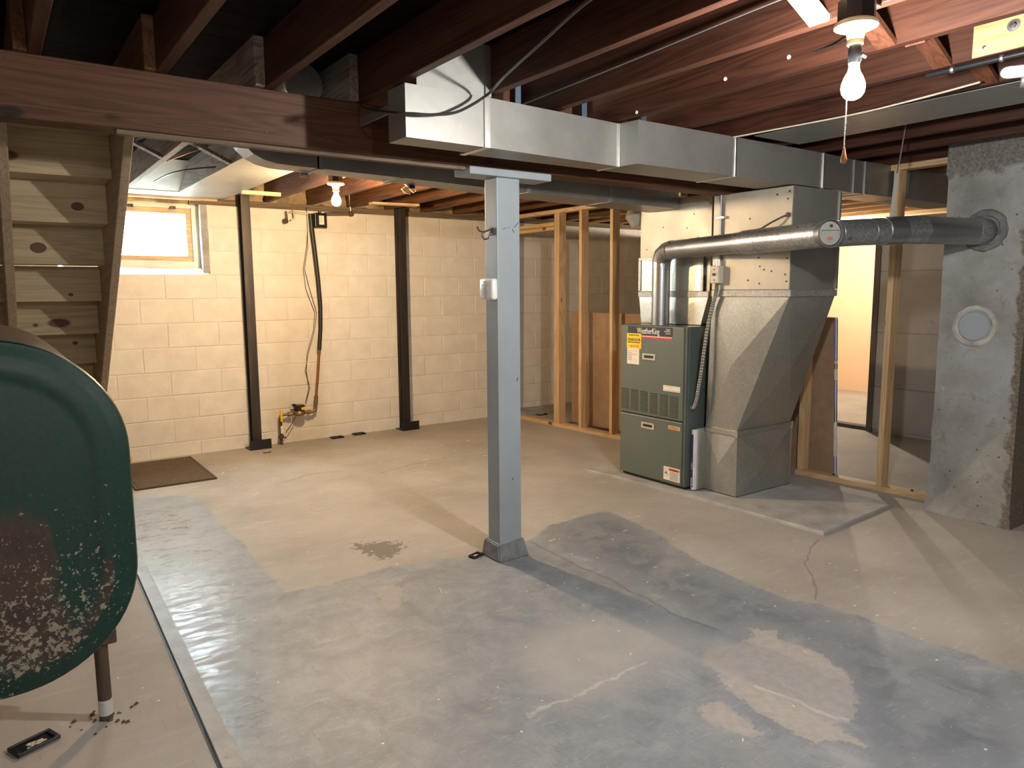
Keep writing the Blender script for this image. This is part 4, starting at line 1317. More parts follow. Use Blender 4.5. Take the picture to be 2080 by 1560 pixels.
s2 = leaning(5.085, 0.085, 2.975, 4.3, 1.180, M['gypsum'], 'white drywall sheet with blue edge tape leaning behind the brown one')
for (sh_, x) in ((s1, 5.070), (s2, 5.085)):
    for (za, zb, mt) in ((0.0, 0.14, 'blue'), (0.14, 0.52, 'gypsum'), (0.40, 0.72, 'blue'), (0.72, 0.86, 'gypsum'), (0.80, 0.84, 'black'), (0.86, 1.165, 'blue')):
        yy = 2.985 if sh_ is s1 else 2.975
        b = BM()
        xa, xb = x-0.085*za/1.172, x-0.085*zb/1.172
        hexa(b, [(xa, yy-0.0014, za+0.002), (xa+0.012, yy-0.0014, za+0.002), (xa+0.012, yy-0.0002, za+0.002), (xa, yy-0.0002, za+0.002),
                 (xb, yy-0.0014, zb), (xb+0.012, yy-0.0014, zb), (xb+0.012, yy-0.0002, zb), (xb, yy-0.0002, zb)])
        obj('edge_tape', b, M[mt], sh_)

# ------------------------------------------------------------------ stairs seen from behind
sr, stp = 0.186, 0.2355
stt = thing('staircase', 'unfinished pine basement stairs seen from behind, dropping away from the main beam', 'stairs', (0.1, 4.9, 0))
def lowz(y): return 1.705-0.79*(y-3.85)
ytop, ybot = 3.135, 6.005
def stringer(x0, x1):
    b = BM()
    pts = [(x0, ytop, lowz(ytop)), (x0, ybot, 0.0), (x0, ybot+0.36, 0.0), (x0, ytop, lowz(ytop)+0.30)]
    pts = [(x0, ytop, min(2.17, lowz(ytop))), (x0, ytop+0.12, min(2.17, lowz(ytop+0.12))), (x0, ybot, 0.0), (x0, ybot+0.34, 0.0), (x0, 3.55, 2.165), (x0, ytop, 2.168)]
    if lowz(ytop) > 2.16:
        pts = [(x0, 3.28, 2.155), (x0, ybot, 0.0), (x0, ybot+0.58, 0.0), (x0, 3.86, 2.16)]
    poly_prism(b, pts, (x1-x0, 0, 0))
    bmesh.ops.bevel(b, geom=list(b.edges), offset=0.003, segments=1, affect='EDGES')
    return obj('stringer', b, M['stair_y'], stt)
stringer(0.505, 0.543); stringer(0.072, 0.110); stringer(-0.37, -0.332)
for k in range(-1, 10):
    y, z = 3.85+stp*k, 1.908-sr*k
    if z < 0.05: break
    if k == -1:
        b = BM(); box(b, -0.331, 0.071, y, y+stp+0.02, z, z+0.03, 0.002); obj('tread', b, M['stair_x'], stt)
        b = BM(); box(b, 0.111, 0.504, y, y+stp+0.02, z, z+0.03, 0.002); obj('tread', b, M['stair_x'], stt)
        continue
    for (xa, xb) in ((-0.331, 0.071), (0.111, 0.504)):
        b = BM(); box(b, xa, xb, y, y+0.02, z, z+sr+(0.0015 if k != 3 else -0.003), 0.001)
        obj('riser', b, M['stair_x'], stt)
        b = BM(); box(b, xa, xb, y+0.021, y+stp+0.022, z+0.002, z+0.03, 0.0015)
        obj('tread', b, M['stair_x'], stt)
# knots
for (x, z, k, r) in ((0.38, 1.80, 1, 0.020), (0.22, 1.615, 2, 0.026), (0.36, 1.385, 3, 0.009), (0.20, 1.22, 4, 0.010), (0.40, 1.10, 5, 0.011), (0.16, 0.93, 5, 0.009)):
    yk = 3.85+stp*k
    b = BM(); lathe(b, [(0, -0.0008), (r, -0.0006), (r, 0.001)], (x, yk, z), 16, (0, 1, 0))
    for v_ in b.verts: v_.co.x = x+(v_.co.x-x)*1.35
    obj('knot', b, plain('knot_brown', (0.10, 0.038, 0.014), 0.6), stt)
b = BM(); box(b, 0.56, 0.742, 5.70, 6.35, 0.21, 0.245, 0.004)
stp_ = thing('landing_step', 'small pale wooden step standing beside the ribbed mat', 'step', (0.65, 6.0, 0))
obj('step_top', b, M['pale_y'], stp_)
for (x, y) in ((0.685, 5.72), (0.685, 6.28), (0.56, 5.72), (0.56, 6.28)):
    b = BM(); box(b, x, x+0.038, y, y+0.05, 0, 0.21, 0.002); obj('leg', b, M['pale_z'], stp_)
b = BM(); box(b, 0.575, 0.685, 5.735, 5.755, 0.13, 0.209, 0.002); obj('apron', b, M['pale_x'], stp_)

# ------------------------------------------------------------------ oil tank
t = NT('tank_enamel')
v = t.coord()
n1, n2, n3 = t.noise(v, 2.3, 6, 0.62, 0.3), t.noise(v, 16, 8, 0.75), t.noise(v, 70, 5, 0.7)
c = t.ramp(n3, [(0.3, (0.0015, 0.024, 0.017)), (0.7, (0.003, 0.037, 0.026))])
def att(n):
    a = t.n('ShaderNodeAttribute'); a.attribute_name = n
    return a.outputs['Fac']
rust = t.step(t.math('ADD', att('rust'), t.math('MULTIPLY', t.math('SUBTRACT', n1, 0.5), 0.8)), 0.40, 0.60)
rc = t.ramp(n2, [(0.35, (0.032, 0.024, 0.022)), (0.65, (0.068, 0.040, 0.028))])
c = t.mix(rust, c, rc)
chip = att('chip')
na, nb_ = t.noise(v, 38, 7, 0.62, 0.2), t.noise(v, 95, 5, 0.6, 0.1)
k1 = t.step(t.math('ADD', na, t.math('MULTIPLY', chip, 0.24)), 0.765, 0.785)
k2 = t.step(t.math('ADD', nb_, t.math('MULTIPLY', chip, 0.20)), 0.760, 0.785)
k = t.math('MAXIMUM', k1, k2)
c = t.mix(k, c, t.ramp(n2, [(0.3, (0.20, 0.18, 0.135)), (0.7, (0.31, 0.285, 0.22))]))
M['tank'] = t.fin(c, t.math('ADD', 0.42, t.math('MULTIPLY', t.math('MAXIMUM', k, rust), 0.35)), 0.0, t.bump(t.math('SUBTRACT', n3, t.math('MULTIPLY', k, 1.0)), 0.2, 0.003))
TCX, TCZ, TA, TBH, TR = -0.04, 0.7635, 0.345, 0.5015, 0.335
def obround(d, n=16):
    a, bb, r = TA-d, TBH-d, max(0.01, TR-d*0.9)
    r = min(r, a)
    out = []
    for qx, qz, s in ((1, 1, 0), (-1, 1, PI/2), (-1, -1, PI), (1, -1, 1.5*PI)):
        for i in range(n+1):
            an = s+PI/2*i/n
            out.append((TCX+qx*(a-r)+r*math.cos(an), TCZ+qz*(bb-r)+r*math.sin(an)))
    return out
tank = thing('oil_tank', 'old dark green heating oil tank with rust and flaking paint on pipe legs', 'oil tank', (TCX, 3.1, 0))
def loft(secs):
    b = BM()
    rings = [[b.verts.new((x, y, z)) for x, z in obround(d)] for d, y in secs]
    for p, q in zip(rings, rings[1:]):
        for i in range(len(p)):
            j = (i+1) % len(p)
            b.faces.new((p[i], p[j], q[j], q[i]))
    return b, rings
b, rings = loft([(0.0, 2.425), (0.0, 3.88)])
tb = obj('shell', b, M['tank'], tank, True)
heads = []
b, rings = loft([(-0.004, 2.440), (-0.004, 2.412), (0.000, 2.404), (0.010, 2.402), (0.030, 2.394), (0.060, 2.388), (0.085, 2.386), (0.095, 2.390), (0.15, 2.389), (0.22, 2.388), (0.28, 2.388), (0.33, 2.388)])
b.faces.new(rings[-1])
hd = lab(obj('end_plate', b, M['tank'], tank, True), 'dished green end plate with rust streaks and pale paint chips')
b, rings = loft([(0.0, 3.88), (0.03, 3.90), (0.2, 3.905), (0.33, 3.905)])
b.faces.new(rings[-1]); obj('end_plate', b, M['tank'], tank, True)
for o in (tb, hd):
    me = o.data
    if o is hd:      # finer mesh so the wear map has somewhere to live
        bb = bmesh.new(); bb.from_mesh(me)
        bmesh.ops.triangulate(bb, faces=[f for f in bb.faces if len(f.verts) > 4])
        for _ in range(2):
            bmesh.ops.subdivide_edges(bb, edges=[e for e in bb.edges if e.calc_length() > 0.03], cuts=2)
        bb.to_mesh(me); bb.free()
    n = len(me.vertices)
    co = np.zeros(n*3); me.vertices.foreach_get('co', co); co = co.reshape(-1, 3)
    X, Z = co[:, 0]+TCX, co[:, 2]
    rr = np.zeros(n); cc = np.zeros(n)
    if o is hd:
        rr = np.maximum(rr, 0.85*np.exp(-(((X+0.01)/0.13)**2+((Z-0.66)/0.22)**2)))
        rr = np.maximum(rr, 0.75*np.exp(-(((X-0.0)/0.16)**2+((Z-0.46)/0.16)**2)))
        # band along the knuckle
        qx = np.maximum(np.abs(X-TCX)-(TA-TR), 0); qz = np.maximum(np.abs(Z-TCZ)-(TBH-TR), 0)
        dd = TR-np.hypot(qx, qz)
        rr = np.maximum(rr, 0.62*np.exp(-((dd-0.075)/0.026)**2)*(0.65+0.35*(Z < 0.62)))
        rr = np.maximum(rr, 0.45*np.exp(-((dd-0.06)/0.03)**2)*(Z > 0.95))
        cc = 0.42+0.58*np.clip((0.80-Z)/0.40, 0, 1)*np.clip((dd-0.02)/0.05, 0.25, 1)
        cc = cc*np.clip((1.02-Z)/0.25, 0.25, 1)
    else:
        rr[:] = 0.75
        cc[:] = 0.1
    for nm, arr in (('rust', rr), ('chip', cc)):
        a = me.attributes.new(nm, 'FLOAT', 'POINT'); a.data.foreach_set('value', arr.astype(np.float32))
    if o is hd:
        me.polygons.foreach_set('use_smooth', [True]*len(me.polygons)); me.update()
for i, (x, y) in enumerate(((0.209, 2.62), (-0.289, 2.62), (0.209, 3.70), (-0.289, 3.70))):
    b = BM(); cyl(b, (x, y, 0.0), (x, y, 0.36), 0.0205, n=20)
    leg = lab(obj('leg', b, M['iron'], tank, True), 'rusty pipe leg')
    b = BM(); cyl(b, (x, y, 0.018), (x, y, 0.070), 0.0213, n=20)
    lab(obj('painted_foot', b, paint('leg_foot_paint', (0.55, 0.56, 0.56), 0.5, 0.1, 20, dirt=(0.12, 0.06, 0.04)), leg, True), 'grey painted foot')
    b = BM(); box(b, x-0.03, x+0.045, y-0.03, y+0.03, 0.262 if x > 0 else 0.27, 0.325, 0.004)
    obj('leg_bracket', b, M['iron'], tank)
b = BM(); lathe(b, [(0.022, 0), (0.022, 0.03), (0.017, 0.032), (0.017, 0.052), (0, 0.054)], (-0.012, 2.62, 1.262), 16)
lab(obj('tank_gauge', b, M['yellow'], tank), 'yellow gauge cap on top')
b = BM()
for i in range(26):
    a = random.uniform(0, 2*PI); r = random.uniform(0.02, 0.11)
    x, y = 0.209+r*math.cos(a), 2.62+r*math.sin(a)*0.8
    s = random.uniform(0.003, 0.009)
    hexa(b, [(x-s, y-s, 0), (x+s, y-s*0.6, 0), (x+s, y+s, 0), (x-s*0.6, y+s, 0), (x-s*0.5, y-s*0.5, s), (x+s*0.4, y-s*0.5, s*0.8), (x+s*0.5, y+s*0.4, s), (x-s*0.4, y+s*0.5, s*0.7)])
dbr = obj('rust_flakes', b, M['iron'])
dbr['kind'] = 'stuff'; tag(dbr, 'rust flakes and grit scattered round the tank leg', 'debris')

# ------------------------------------------------------------------ ribbed mat
mt = thing('floor_mat', 'dark brown ribbed rubber mat lying against the white block wall', 'mat', (1.02, 6.1, 0))
b = BM(); box(b, 0.743, 1.298, 5.665, 6.56, 0.0, 0.008, 0.003); obj('mat_base', b, M['rubber'], mt)
b = BM()
for i in range(43):
    y = 5.688+i*0.0198
    box(b, 0.766, 1.276, y, y+0.009, 0.008, 0.0145)
rb = obj('mat_ribs', b, paint('mat_rib_rubber', (0.15, 0.11, 0.072), 0.8, 0.15, 20, 0.3, 200), mt); rb['kind'] = 'stuff'
b = BM()
for (x0, x1, y0, y1) in ((0.743, 0.762, 5.665, 6.56), (1.279, 1.298, 5.665, 6.56), (0.762, 1.279, 5.665, 5.684), (0.762, 1.279, 6.541, 6.56)):
    box(b, x0, x1, y0, y1, 0.008, 0.0135, 0.002)
obj('mat_border', b, M['rubber'], mt)

# ------------------------------------------------------------------ bare-bulb lamps
M['bulb_main'] = glow('white_bulb_glow', MAIN_BULB[:3], MAIN_BULB[3])
M['bulb_warm'] = glow('warm_bulb_glow', WARM_BULB[:3], WARM_BULB[3])
M['bulb_fill'] = glow('fill_bulb_glow', FILL_BULB[:3], FILL_BULB[3])
M['bulb_side'] = glow('side_room_bulb_glow', SIDE_BULB[:3], SIDE_BULB[3])
def lamp(x, y, z, label, bulbmat, adapter, chain, x0, x1, group=None):
    L = thing('ceiling_lamp', label, 'lamp', (x, y, z), group)
    b = BM(); box(b, x0, x1, y-0.012, y+0.012, ZJ-0.009, ZJ-0.003, 0.001); obj('hanger_bar', b, M['screw'], L)
    b = BM(); lathe(b, [(0.0, 0.076), (0.046, 0.075), (0.050, 0.070), (0.050, 0.018), (0.0, 0.018)], (x, y, z), 8)
    obj('junction_box', b, M['black'], L)
    b = BM(); lathe(b, [(0.0, 0.018), (0.050, 0.018), (0.057, 0.012), (0.057, 0.004), (0.050, 0.0), (0.034, -0.002), (0.024, -0.012), (0.021, -0.032), (0.0, -0.032)], (x, y, z), 32)
    lh = lab(obj('lampholder', b, M['porcelain'], L, True), 'cream porcelain lampholder')
    zz = z-0.032
    b = BM(); lathe(b, [(0.0, 0), (0.020, 0), (0.0215, -0.003), (0.0215, -0.010), (0.019, -0.012), (0.0, -0.012)], (x, y, zz), 24)
    obj('socket_ring', b, M['porcelain'], L, True)
    zz -= 0.012
    if adapter:
        b = BM(); lathe(b, [(0.0, 0), (0.015, 0), (0.0175, -0.012), (0.0175, -0.030), (0.016, -0.048), (0.0, -0.048)], (x, y, zz), 20)
        obj('pull_switch', b, M['black'], L, True)
        b = BM(); cyl(b, (x+0.012, y-0.012, zz-0.022), (x+0.024, y-0.020, zz-0.030), 0.006, n=10)
        obj('switch_spout', b, M['black'], L, True)
        zz -= 0.048
    b = BM(); lathe(b, [(0.0, 0.0), (0.0135, 0.0), (0.0135, -0.012), (0.016, -0.022), (0.024, -0.036), (0.030, -0.052), (0.0315, -0.064), (0.029, -0.079), (0.021, -0.090), (0.010, -0.0955), (0.0, -0.0965)], (x, y, zz), 24)
    lab(obj('bulb', b, bulbmat, L, True), 'lit bulb')
    if chain:
        cx, cy = x-0.046, y-0.010
        b = BM()
        z0 = zz+0.02
        tube(b, [(x+0.01, y-0.015, z0), (x-0.02, y-0.036, z0-0.014), (cx, cy-0.02, z0-0.06), (cx, cy, z0-0.11)], 0.0012, 5)
        q = z0-0.11
        while q > chain:
            lathe(b, [(0, 0.0022), (0.0019, 0.001), (0.0019, -0.001), (0, -0.0022)], (cx, cy, q), 6)
            q -= 0.0047
        tube(b, [(cx, cy, z0-0.11), (cx, cy, chain)], 0.0006, 4)
        obj('pull_chain', b, M['cleat'], L)
        b = BM(); lathe(b, [(0, 0.0), (0.003, -0.001), (0.0045, -0.012), (0.0085, -0.030), (0.0085, -0.038), (0.006, -0.042), (0, -0.042)], (cx, cy, chain), 14)
        lab(obj('pendant', b, M['wax'], L, True), 'turned wooden pull pendant')
    return L
lamp(2.012, 1.183, 2.100, 'bare white bulb in a porcelain holder with pull chain and wooden pendant', M['bulb_main'], True, 1.775, 1.766, 2.115)
lamp(1.985, 4.850, 2.110, 'bare warm glowing bulb hung between joists near the white block wall', M['bulb_warm'], False, None, 1.727, 2.075)
lamp(0.40, -1.30, 2.100, 'added unseen fill bulb over the floor in front of the green oil tank', M['bulb_fill'], False, None, 0.21, 0.56)  # added for fill, stays out of view
lamp(8.10, 5.10, 2.100, 'bare bulb lighting the orange side room beyond the doorway', M['bulb_side'], False, None, 7.95, 8.30)

# ------------------------------------------------------------------ steel wall braces
def brace(xc, lean, label):
    B = thing('wall_brace', label, 'brace', (xc, WY-0.08, 0), 'steel braces on the block wall')
    b = BM()
    prof = [(-0.038, -0.10), (0.038, -0.10), (0.038, -0.092), (0.005, -0.088), (0.005, -0.016), (0.038, -0.012), (0.038, -0.004), (-0.038, -0.004), (-0.038, -0.012), (-0.005, -0.016), (-0.005, -0.088), (-0.038, -0.092)]
    poly_prism(b, [(xc+px, WY-0.006+py, 0.012) for px, py in prof], (lean, 0, 2.21))
    obj('beam_column', b, M['blacksteel'], B)
    b = BM(); box(b, xc-0.085, xc+0.105, WY-0.165, WY-0.157, 0.0, 0.088, 0.001)
    box(b, xc-0.085, xc+0.105, WY-0.157, WY-0.012, 0.0, 0.010, 0.001)
    obj('foot_angle', b, M['black'], B)
    b = BM(); cyl(b, (xc+0.07, WY-0.09, 0.010), (xc+0.07, WY-0.09, 0.035), 0.009, n=6)
    obj('anchor_bolt', b, M['cleat'], B)
    return B
brace(1.868, 0.0, 'black steel beam bracing the block wall between window and water meter')
brace(3.362, 0.0, 'black steel beam bracing the block wall between water meter and stud partition')

# ------------------------------------------------------------------ water service on the wall
wm = thing('water_meter', 'small black water meter with yellow labels and brass valves low on the wall', 'water meter', (2.27, WY-0.07, 0))
yy = WY-0.065
b = BM(); tube(b, [(2.095, yy, 0), (2.095, yy, 0.255)], 0.013, 12); obj('riser_pipe', b, M['iron'], wm, True)
b = BM(); lathe(b, [(0.013, 0), (0.026, 0.006), (0.026, 0.03), (0.013, 0.036)], (2.095, yy, 0.055), 8); box(b, 2.060, 2.130, yy-0.035, yy-0.025, 0.062, 0.074, 0.003); cyl(b, (2.095, yy-0.03, 0.068), (2.095, yy, 0.068), 0.007)
obj('lower_valve', b, M['iron'], wm)
b = BM(); box(b, 2.085, 2.112, yy-0.026, yy-0.014, 0.105, 0.175, 0.004); lab(obj('valve_tag', b, M['paper'], wm), 'pale valve tag')
b = BM(); tube(b, [(2.095, yy, 0.24), (2.095, yy, 0.262), (2.115, yy, 0.275), (2.20, yy, 0.275)], 0.0135, 12); obj('inlet_pipe', b, M['brass'], wm, True)
b = BM(); box(b, 2.085, 2.106, yy-0.034, yy-0.020, 0.215, 0.330, 0.004); lab(obj('valve_handle', b, M['yellow'], wm), 'yellow lever handle')
b = BM(); cyl(b, (2.165, yy, 0.275), (2.205, yy, 0.275), 0.022, n=8); obj('union_nut', b, M['brass'], wm)
b = BM(); lathe(b, [(0, -0.045), (0.050, -0.042), (0.060, -0.03), (0.060, -0.012), (0.052, 0.0), (0.0, 0.002)], (2.268, yy-0.01, 0.300), 24); obj('meter_body', b, M['brass'], wm, True)
b = BM(); lathe(b, [(0, 0), (0.046, 0), (0.050, 0.008), (0.050, 0.050), (0.045, 0.055), (0, 0.056)], (2.268, yy-0.01, 0.300), 24); md = obj('meter_register', b, M['black'], wm, True)
b = BM(); box(b, 2.205, 2.235, yy-0.03, yy+0.01, 0.345, 0.366, 0.003); obj('register_lid', b, M['black'], wm)
b = BM(); box(b, 2.272, 2.315, yy-0.063, yy-0.058, 0.312, 0.336, 0.001); lab(obj('meter_label', b, M['yellow'], wm), 'yellow meter label')
b = BM(); tube(b, [(2.325, yy, 0.275), (2.40, yy, 0.275), (2.425, yy, 0.290), (2.432, yy, 0.32), (2.440, yy, 0.43)], 0.0145, 12); obj('outlet_pipe', b, M['brass'], wm, True)
b = BM(); cyl(b, (2.345, yy, 0.275), (2.375, yy, 0.275), 0.021, n=8); cyl(b, (2.434, yy, 0.35), (2.438, yy, 0.42), 0.020, n=10); obj('outlet_fitting', b, M['brass'], wm)
b = BM(); tube(b, [(2.13, yy-0.02, 0.11), (2.18, yy-0.02, 0.17), (2.23, yy-0.02, 0.25)], 0.004, 6); obj('ground_rod', b, M['iron'], wm)

wp = thing('water_pipe', 'copper pipe in black sleeve rising from the meter up the white wall', 'pipe', (2.45, WY-0.05, 0.43))
b = BM(); tube(b, [(2.440, yy, 0.43), (2.462, yy, 0.60), (2.490, yy+0.005, 0.86)], 0.0125, 12); obj('copper_pipe', b, M['copper'], wp, True)
b = BM(); tube(b, [(2.489, yy+0.005, 0.85), (2.512, yy+0.01, 1.05), (2.520, yy+0.012, 1.25), (2.508, yy+0.015, 1.50), (2.488, yy+0.018, 1.75), (2.470, yy+0.02, 1.95), (2.462, yy+0.02, 2.10)], 0.019, 12); lab(obj('foam_sleeve', b, M['blackpipe'], wp, True), 'black foam sleeve')
b = BM(); tube(b, [(2.462+0.022, yy+0.03, 2.09), (2.492, yy+0.03, 1.95), (2.509, yy+0.028, 1.75), (2.528, yy+0.026, 1.50), (2.538, yy+0.024, 1.25)], 0.007, 8); obj('side_cable', b, M['blackpipe'], wp, True)
mw = thing('meter_wires', 'pair of thin dark wires hanging loose down the white wall to the meter', 'wire', (2.36, WY-0.01, 0.36))
for s in (0, 1):
    b = BM(); o_ = 0.012*s
    tube(b, [(2.44, WY-0.012, 2.16), (2.442, WY-0.014, 1.95), (2.425+o_, WY-0.014, 1.80), (2.385+o_, WY-0.016, 1.60), (2.40+3*o_, WY-0.018, 1.42), (2.475+1.5*o_, WY-0.02, 1.20), (2.46+o_, WY-0.02, 1.05), (2.385+o_, WY-0.02, 0.82), (2.372-o_, WY-0.022, 0.66), (2.385+o_, WY-0.03, 0.50), (2.335, WY-0.06, 0.36)], 0.0024, 6)
    obj('wire', b, M['blackpipe'], mw, True)
jb = thing('utility_box', 'small black box with a printed label high on the white block wall', 'junction box', (2.54, WY-0.05, 1.97))
b = BM(); box(b, 2.490, 2.606, WY-0.085, WY-0.012, 1.975, 2.108, 0.008, 2); obj('case', b, M['black'], jb)
b = BM(); box(b, 2.499, 2.598, WY-0.095, WY-0.085, 1.985, 2.098, 0.004); obj('cover', b, M['black'], jb)
b = BM(); box(b, 2.524, 2.572, WY-0.0965, WY-0.0945, 2.002, 2.082); lb_ = lab(obj('printed_label', b, M['paper'], jb), 'cream printed label')
for i in range(7):
    b = BM(); box(b, 2.529, 2.568 if i % 3 else 2.556, WY-0.0972, WY-0.0963, 2.072-i*0.0095, 2.0745-i*0.0095); obj('printed_line', b, M['greyink'], lb_)
b = BM(); cyl(b, (2.55, WY-0.05, 2.108), (2.55, WY-0.05, 2.125), 0.014, n=12); obj('knockout_plug', b, M['black'], jb)
hc = thing('wall_conduit', 'dark horizontal conduit running from the black box to an elbow under the joists', 'conduit', (2.7, WY-0.02, 2.11))
b = BM(); tube(b, [(2.607, WY-0.02, 2.106), (2.85, WY-0.02, 2.120)], 0.017, 10); obj('conduit_tube', b, plain('brown_conduit', (0.14, 0.11, 0.08), 0.5), hc, True)
b = BM(); lathe(b, [(0, -0.02), (0.026, -0.016), (0.026, 0.016), (0, 0.02)], (2.862, WY-0.03, 2.122), 12, (0, 1, 0)); obj('elbow_box', b, M['iron'], hc, True)
b = BM(); tube(b, [(2.862, WY-0.03, 2.13), (2.855, WY-0.03, 2.30)], 0.009, 8); obj('upper_tube', b, M['galvdark'], hc, True)
sg = thing('wall_spigot', 'old spigot with white pipe fixed under the sill near the black box', 'valve', (2.27, WY-0.04, 2.05))
b = BM(); tube(b, [(2.46, WY-0.03, 2.098), (2.30, WY-0.03, 2.104), (2.275, WY-0.04, 2.104)], 0.010, 10); obj('supply_pipe', b, M['wirewhite'], sg, True)
b = BM(); tube(b, [(2.298, WY-0.045, 2.118), (2.300, WY-0.07, 2.10), (2.302, WY-0.075, 2.045), (2.270, WY-0.075, 2.030)], 0.0075, 10); obj('drop_pipe', b, M['wirewhite'], sg, True)
b = BM(); tube(b, [(2.245, WY-0.03, 2.11), (2.243, WY-0.05, 2.05), (2.240, WY-0.06, 2.028)], 0.009, 10); obj('valve_body', b, M['galvdark'], sg, True)
b = BM(); lathe(b, [(0, -0.006), (0.024, -0.004), (0.024, 0.004), (0, 0.006)], (2.225, WY-0.075, 2.022), 12, (0.3, -1, 0.3)); obj('valve_wheel', b, M['iron'], sg)

# ------------------------------------------------------------------ black bait trays on the floor
def tray(x, y, ang, label, s=1.0):
    T = thing('bait_tray', label, 'tray', (x, y, 0.0), 'black plastic bait trays on the floor')
    T.rotation_euler = (0, 0, ang)
    def part(nm, b, m):
        me_o = obj(nm, b, m)
        me_o.parent = T
        return me_o
    l_, w_ = 0.062*s, 0.036*s
    b = BM(); box(b, -l_, l_, -w_, w_, 0.0005, 0.006, 0.003); part('tray_base', b, M['black'])
    b = BM()
    for (a0, a1, c0, c1) in ((-l_, l_, -w_, -w_+0.009), (-l_, l_, w_-0.009, w_), (-l_, -l_+0.014, -w_+0.009, w_-0.009), (l_-0.014, l_, -w_+0.009, w_-0.009)):
        box(b, a0, a1, c0, c1, 0.005, 0.014, 0.003)
    part('tray_rim', b, M['black'])
    b = BM()
    for i in range(16):
        px, py = random.uniform(-0.024, 0.026)*s, random.uniform(-0.012, 0.012)*s
        q = random.uniform(0.0015, 0.004)
        hexa(b, [(px-q*2, py-q, 0.006), (px+q*2, py-q, 0.006), (px+q*2, py+q, 0.006), (px-q*2, py+q, 0.006), (px-q, py-q*.5, 0.008), (px+q, py-q*.5, 0.0085), (px+q, py+q*.5, 0.008), (px-q, py+q*.5, 0.0085)])
    g = part('bait_crumbs', b, M['wirewhite']); g['kind'] = 'stuff'
    return T
tray(0.008, 2.588, 0.40, 'black plastic bait tray with pale crumbs on the floor under the oil tank')
tray(2.62, WY-0.085, 0.02, 'black bait tray against the block wall nearest the water meter')
tray(2.86, WY-0.05, 0.02, 'black bait tray against the block wall nearest the bare steel brace')
tray(4.035, 2.915, -0.5, 'black bait tray poking out under the return plenum')
tray(4.97, 6.44, 0.05, 'black bait tray on the floor behind the stud partition')
tray(1.99, 3.145, 0.3, 'black bait tray half hidden behind the post boot', 0.62)
b = BM(); box(b, 1.845, 1.915, 6.345, 6.36, 0.0005, 0.008, 0.002)
tag(obj('dark_stick', b, M['iron']), 'short dark stick lying on the floor before the steel brace', 'stick')
b = BM()
for i in range(170):
    x, y = random.uniform(1.3, 3.6), random.uniform(5.0, 6.5)
    if i > 120: x, y = random.uniform(1.2, 3.2), random.uniform(1.3, 3.6)
    if abs(x-2.12) < 0.2 and abs(y-3.06) < 0.2: continue
    a = random.uniform(0, PI); l_ = random.uniform(0.002, 0.010 if i % 11 else 0.035); w_ = random.uniform(0.0007, 0.0022)
    dx, dy = math.cos(a)*l_, math.sin(a)*l_; ex, ey = -math.sin(a)*w_, math.cos(a)*w_
    hexa(b, [(x-dx-ex, y-dy-ey, 0), (x+dx-ex, y+dy-ey, 0), (x+dx+ex, y+dy+ey, 0), (x-dx+ex, y-dy+ey, 0), (x-dx-ex, y-dy-ey, 0.002), (x+dx-ex, y+dy-ey, 0.002), (x+dx+ex, y+dy+ey, 0.002), (x-dx+ex, y-dy+ey, 0.002)])
dbr = obj('wood_splinters', b, M['paper']); dbr['kind'] = 'stuff'
tag(dbr, 'pale splinters and plaster crumbs scattered over the floor', 'debris')

# ------------------------------------------------------------------ sheet metal closing joist bays
pn = thing('panned_joist_bay', 'shiny sheet-metal pan nailed under the joists above the basement window', 'sheet metal', (1.5, 5.6, ZJ))
for (y0, y1) in ((4.45, 4.95), (4.952, 5.55), (5.552, 6.20), (6.202, 6.72)):
    b = BM(); box(b, 1.296, 1.712, y0, y1, ZJ-0.0045, ZJ-0.0015); obj('pan_sheet', b, M['galv'], pn)
b = BM(); box(b, 0.30, 1.294, 6.36, 6.66, ZJ-0.0045, ZJ-0.0015); obj('pan_sheet', b, M['galv'], pn)
b = BM(); box(b, 0.30, 1.66, 6.662, 6.70, ZJ-0.024, ZJ-0.0055, 0.002); lab(obj('edge_batten', b, M['pale_x'], pn), 'pale nailed edge batten')
b = BM(); hexa(b, [(0.95, 6.34, ZJ+0.002), (1.304, 6.34, ZJ+0.002), (1.304, 6.36, ZJ+0.002), (0.95, 6.36, ZJ+0.002), (0.95, 5.95, ZS-0.01), (1.304, 5.95, ZS-0.01), (1.304, 5.97, ZS-0.01), (0.95, 5.97, ZS-0.01)])
lab(obj('sloped_stop', b, M['galvdark'], pn), 'sloped sheet-metal stop between joists')
pn2 = thing('panned_joist_bay', 'dull sheet-metal pan under the joists beyond the white bulb', 'sheet metal', (3.5, 1.4, ZJ))
for (y0, y1) in ((-1.2, 0.4), (0.402, 2.02), (2.022, 2.49)):
    b = BM(); box(b, 3.330, 3.725, y0, y1, ZJ-0.0045, ZJ-0.0015); obj('pan_sheet', b, M['galvdark'], pn2)
b = BM(); hexa(b, [(1.685, 5.99, ZJ-0.03), (1.985, 5.99, ZJ-0.03), (1.985, 6.03, ZJ-0.03), (1.685, 6.03, ZJ-0.03), (1.685, 5.99, ZJ-0.001), (1.985, 5.99, ZJ-0.001), (1.985, 6.03, ZJ-0.001), (1.685, 6.03, ZJ-0.001)])
tag(obj('nailing_block', b, M['pale_x']), 'short pale board nailed under the joists beside the shiny pan', 'board')
b = BM(); hexa(b, [(2.86, 6.15, ZJ-0.02), (3.30, 6.10, ZJ-0.02), (3.30, 6.19, ZJ-0.02), (2.86, 6.24, ZJ-0.02), (2.86, 6.15, ZJ-0.001), (3.30, 6.10, ZJ-0.001), (3.30, 6.19, ZJ-0.001), (2.86, 6.24, ZJ-0.001)])
tag(obj('nailing_block', b, M['pale_x']), 'short pale board nailed under the joists above the bare steel brace', 'board')

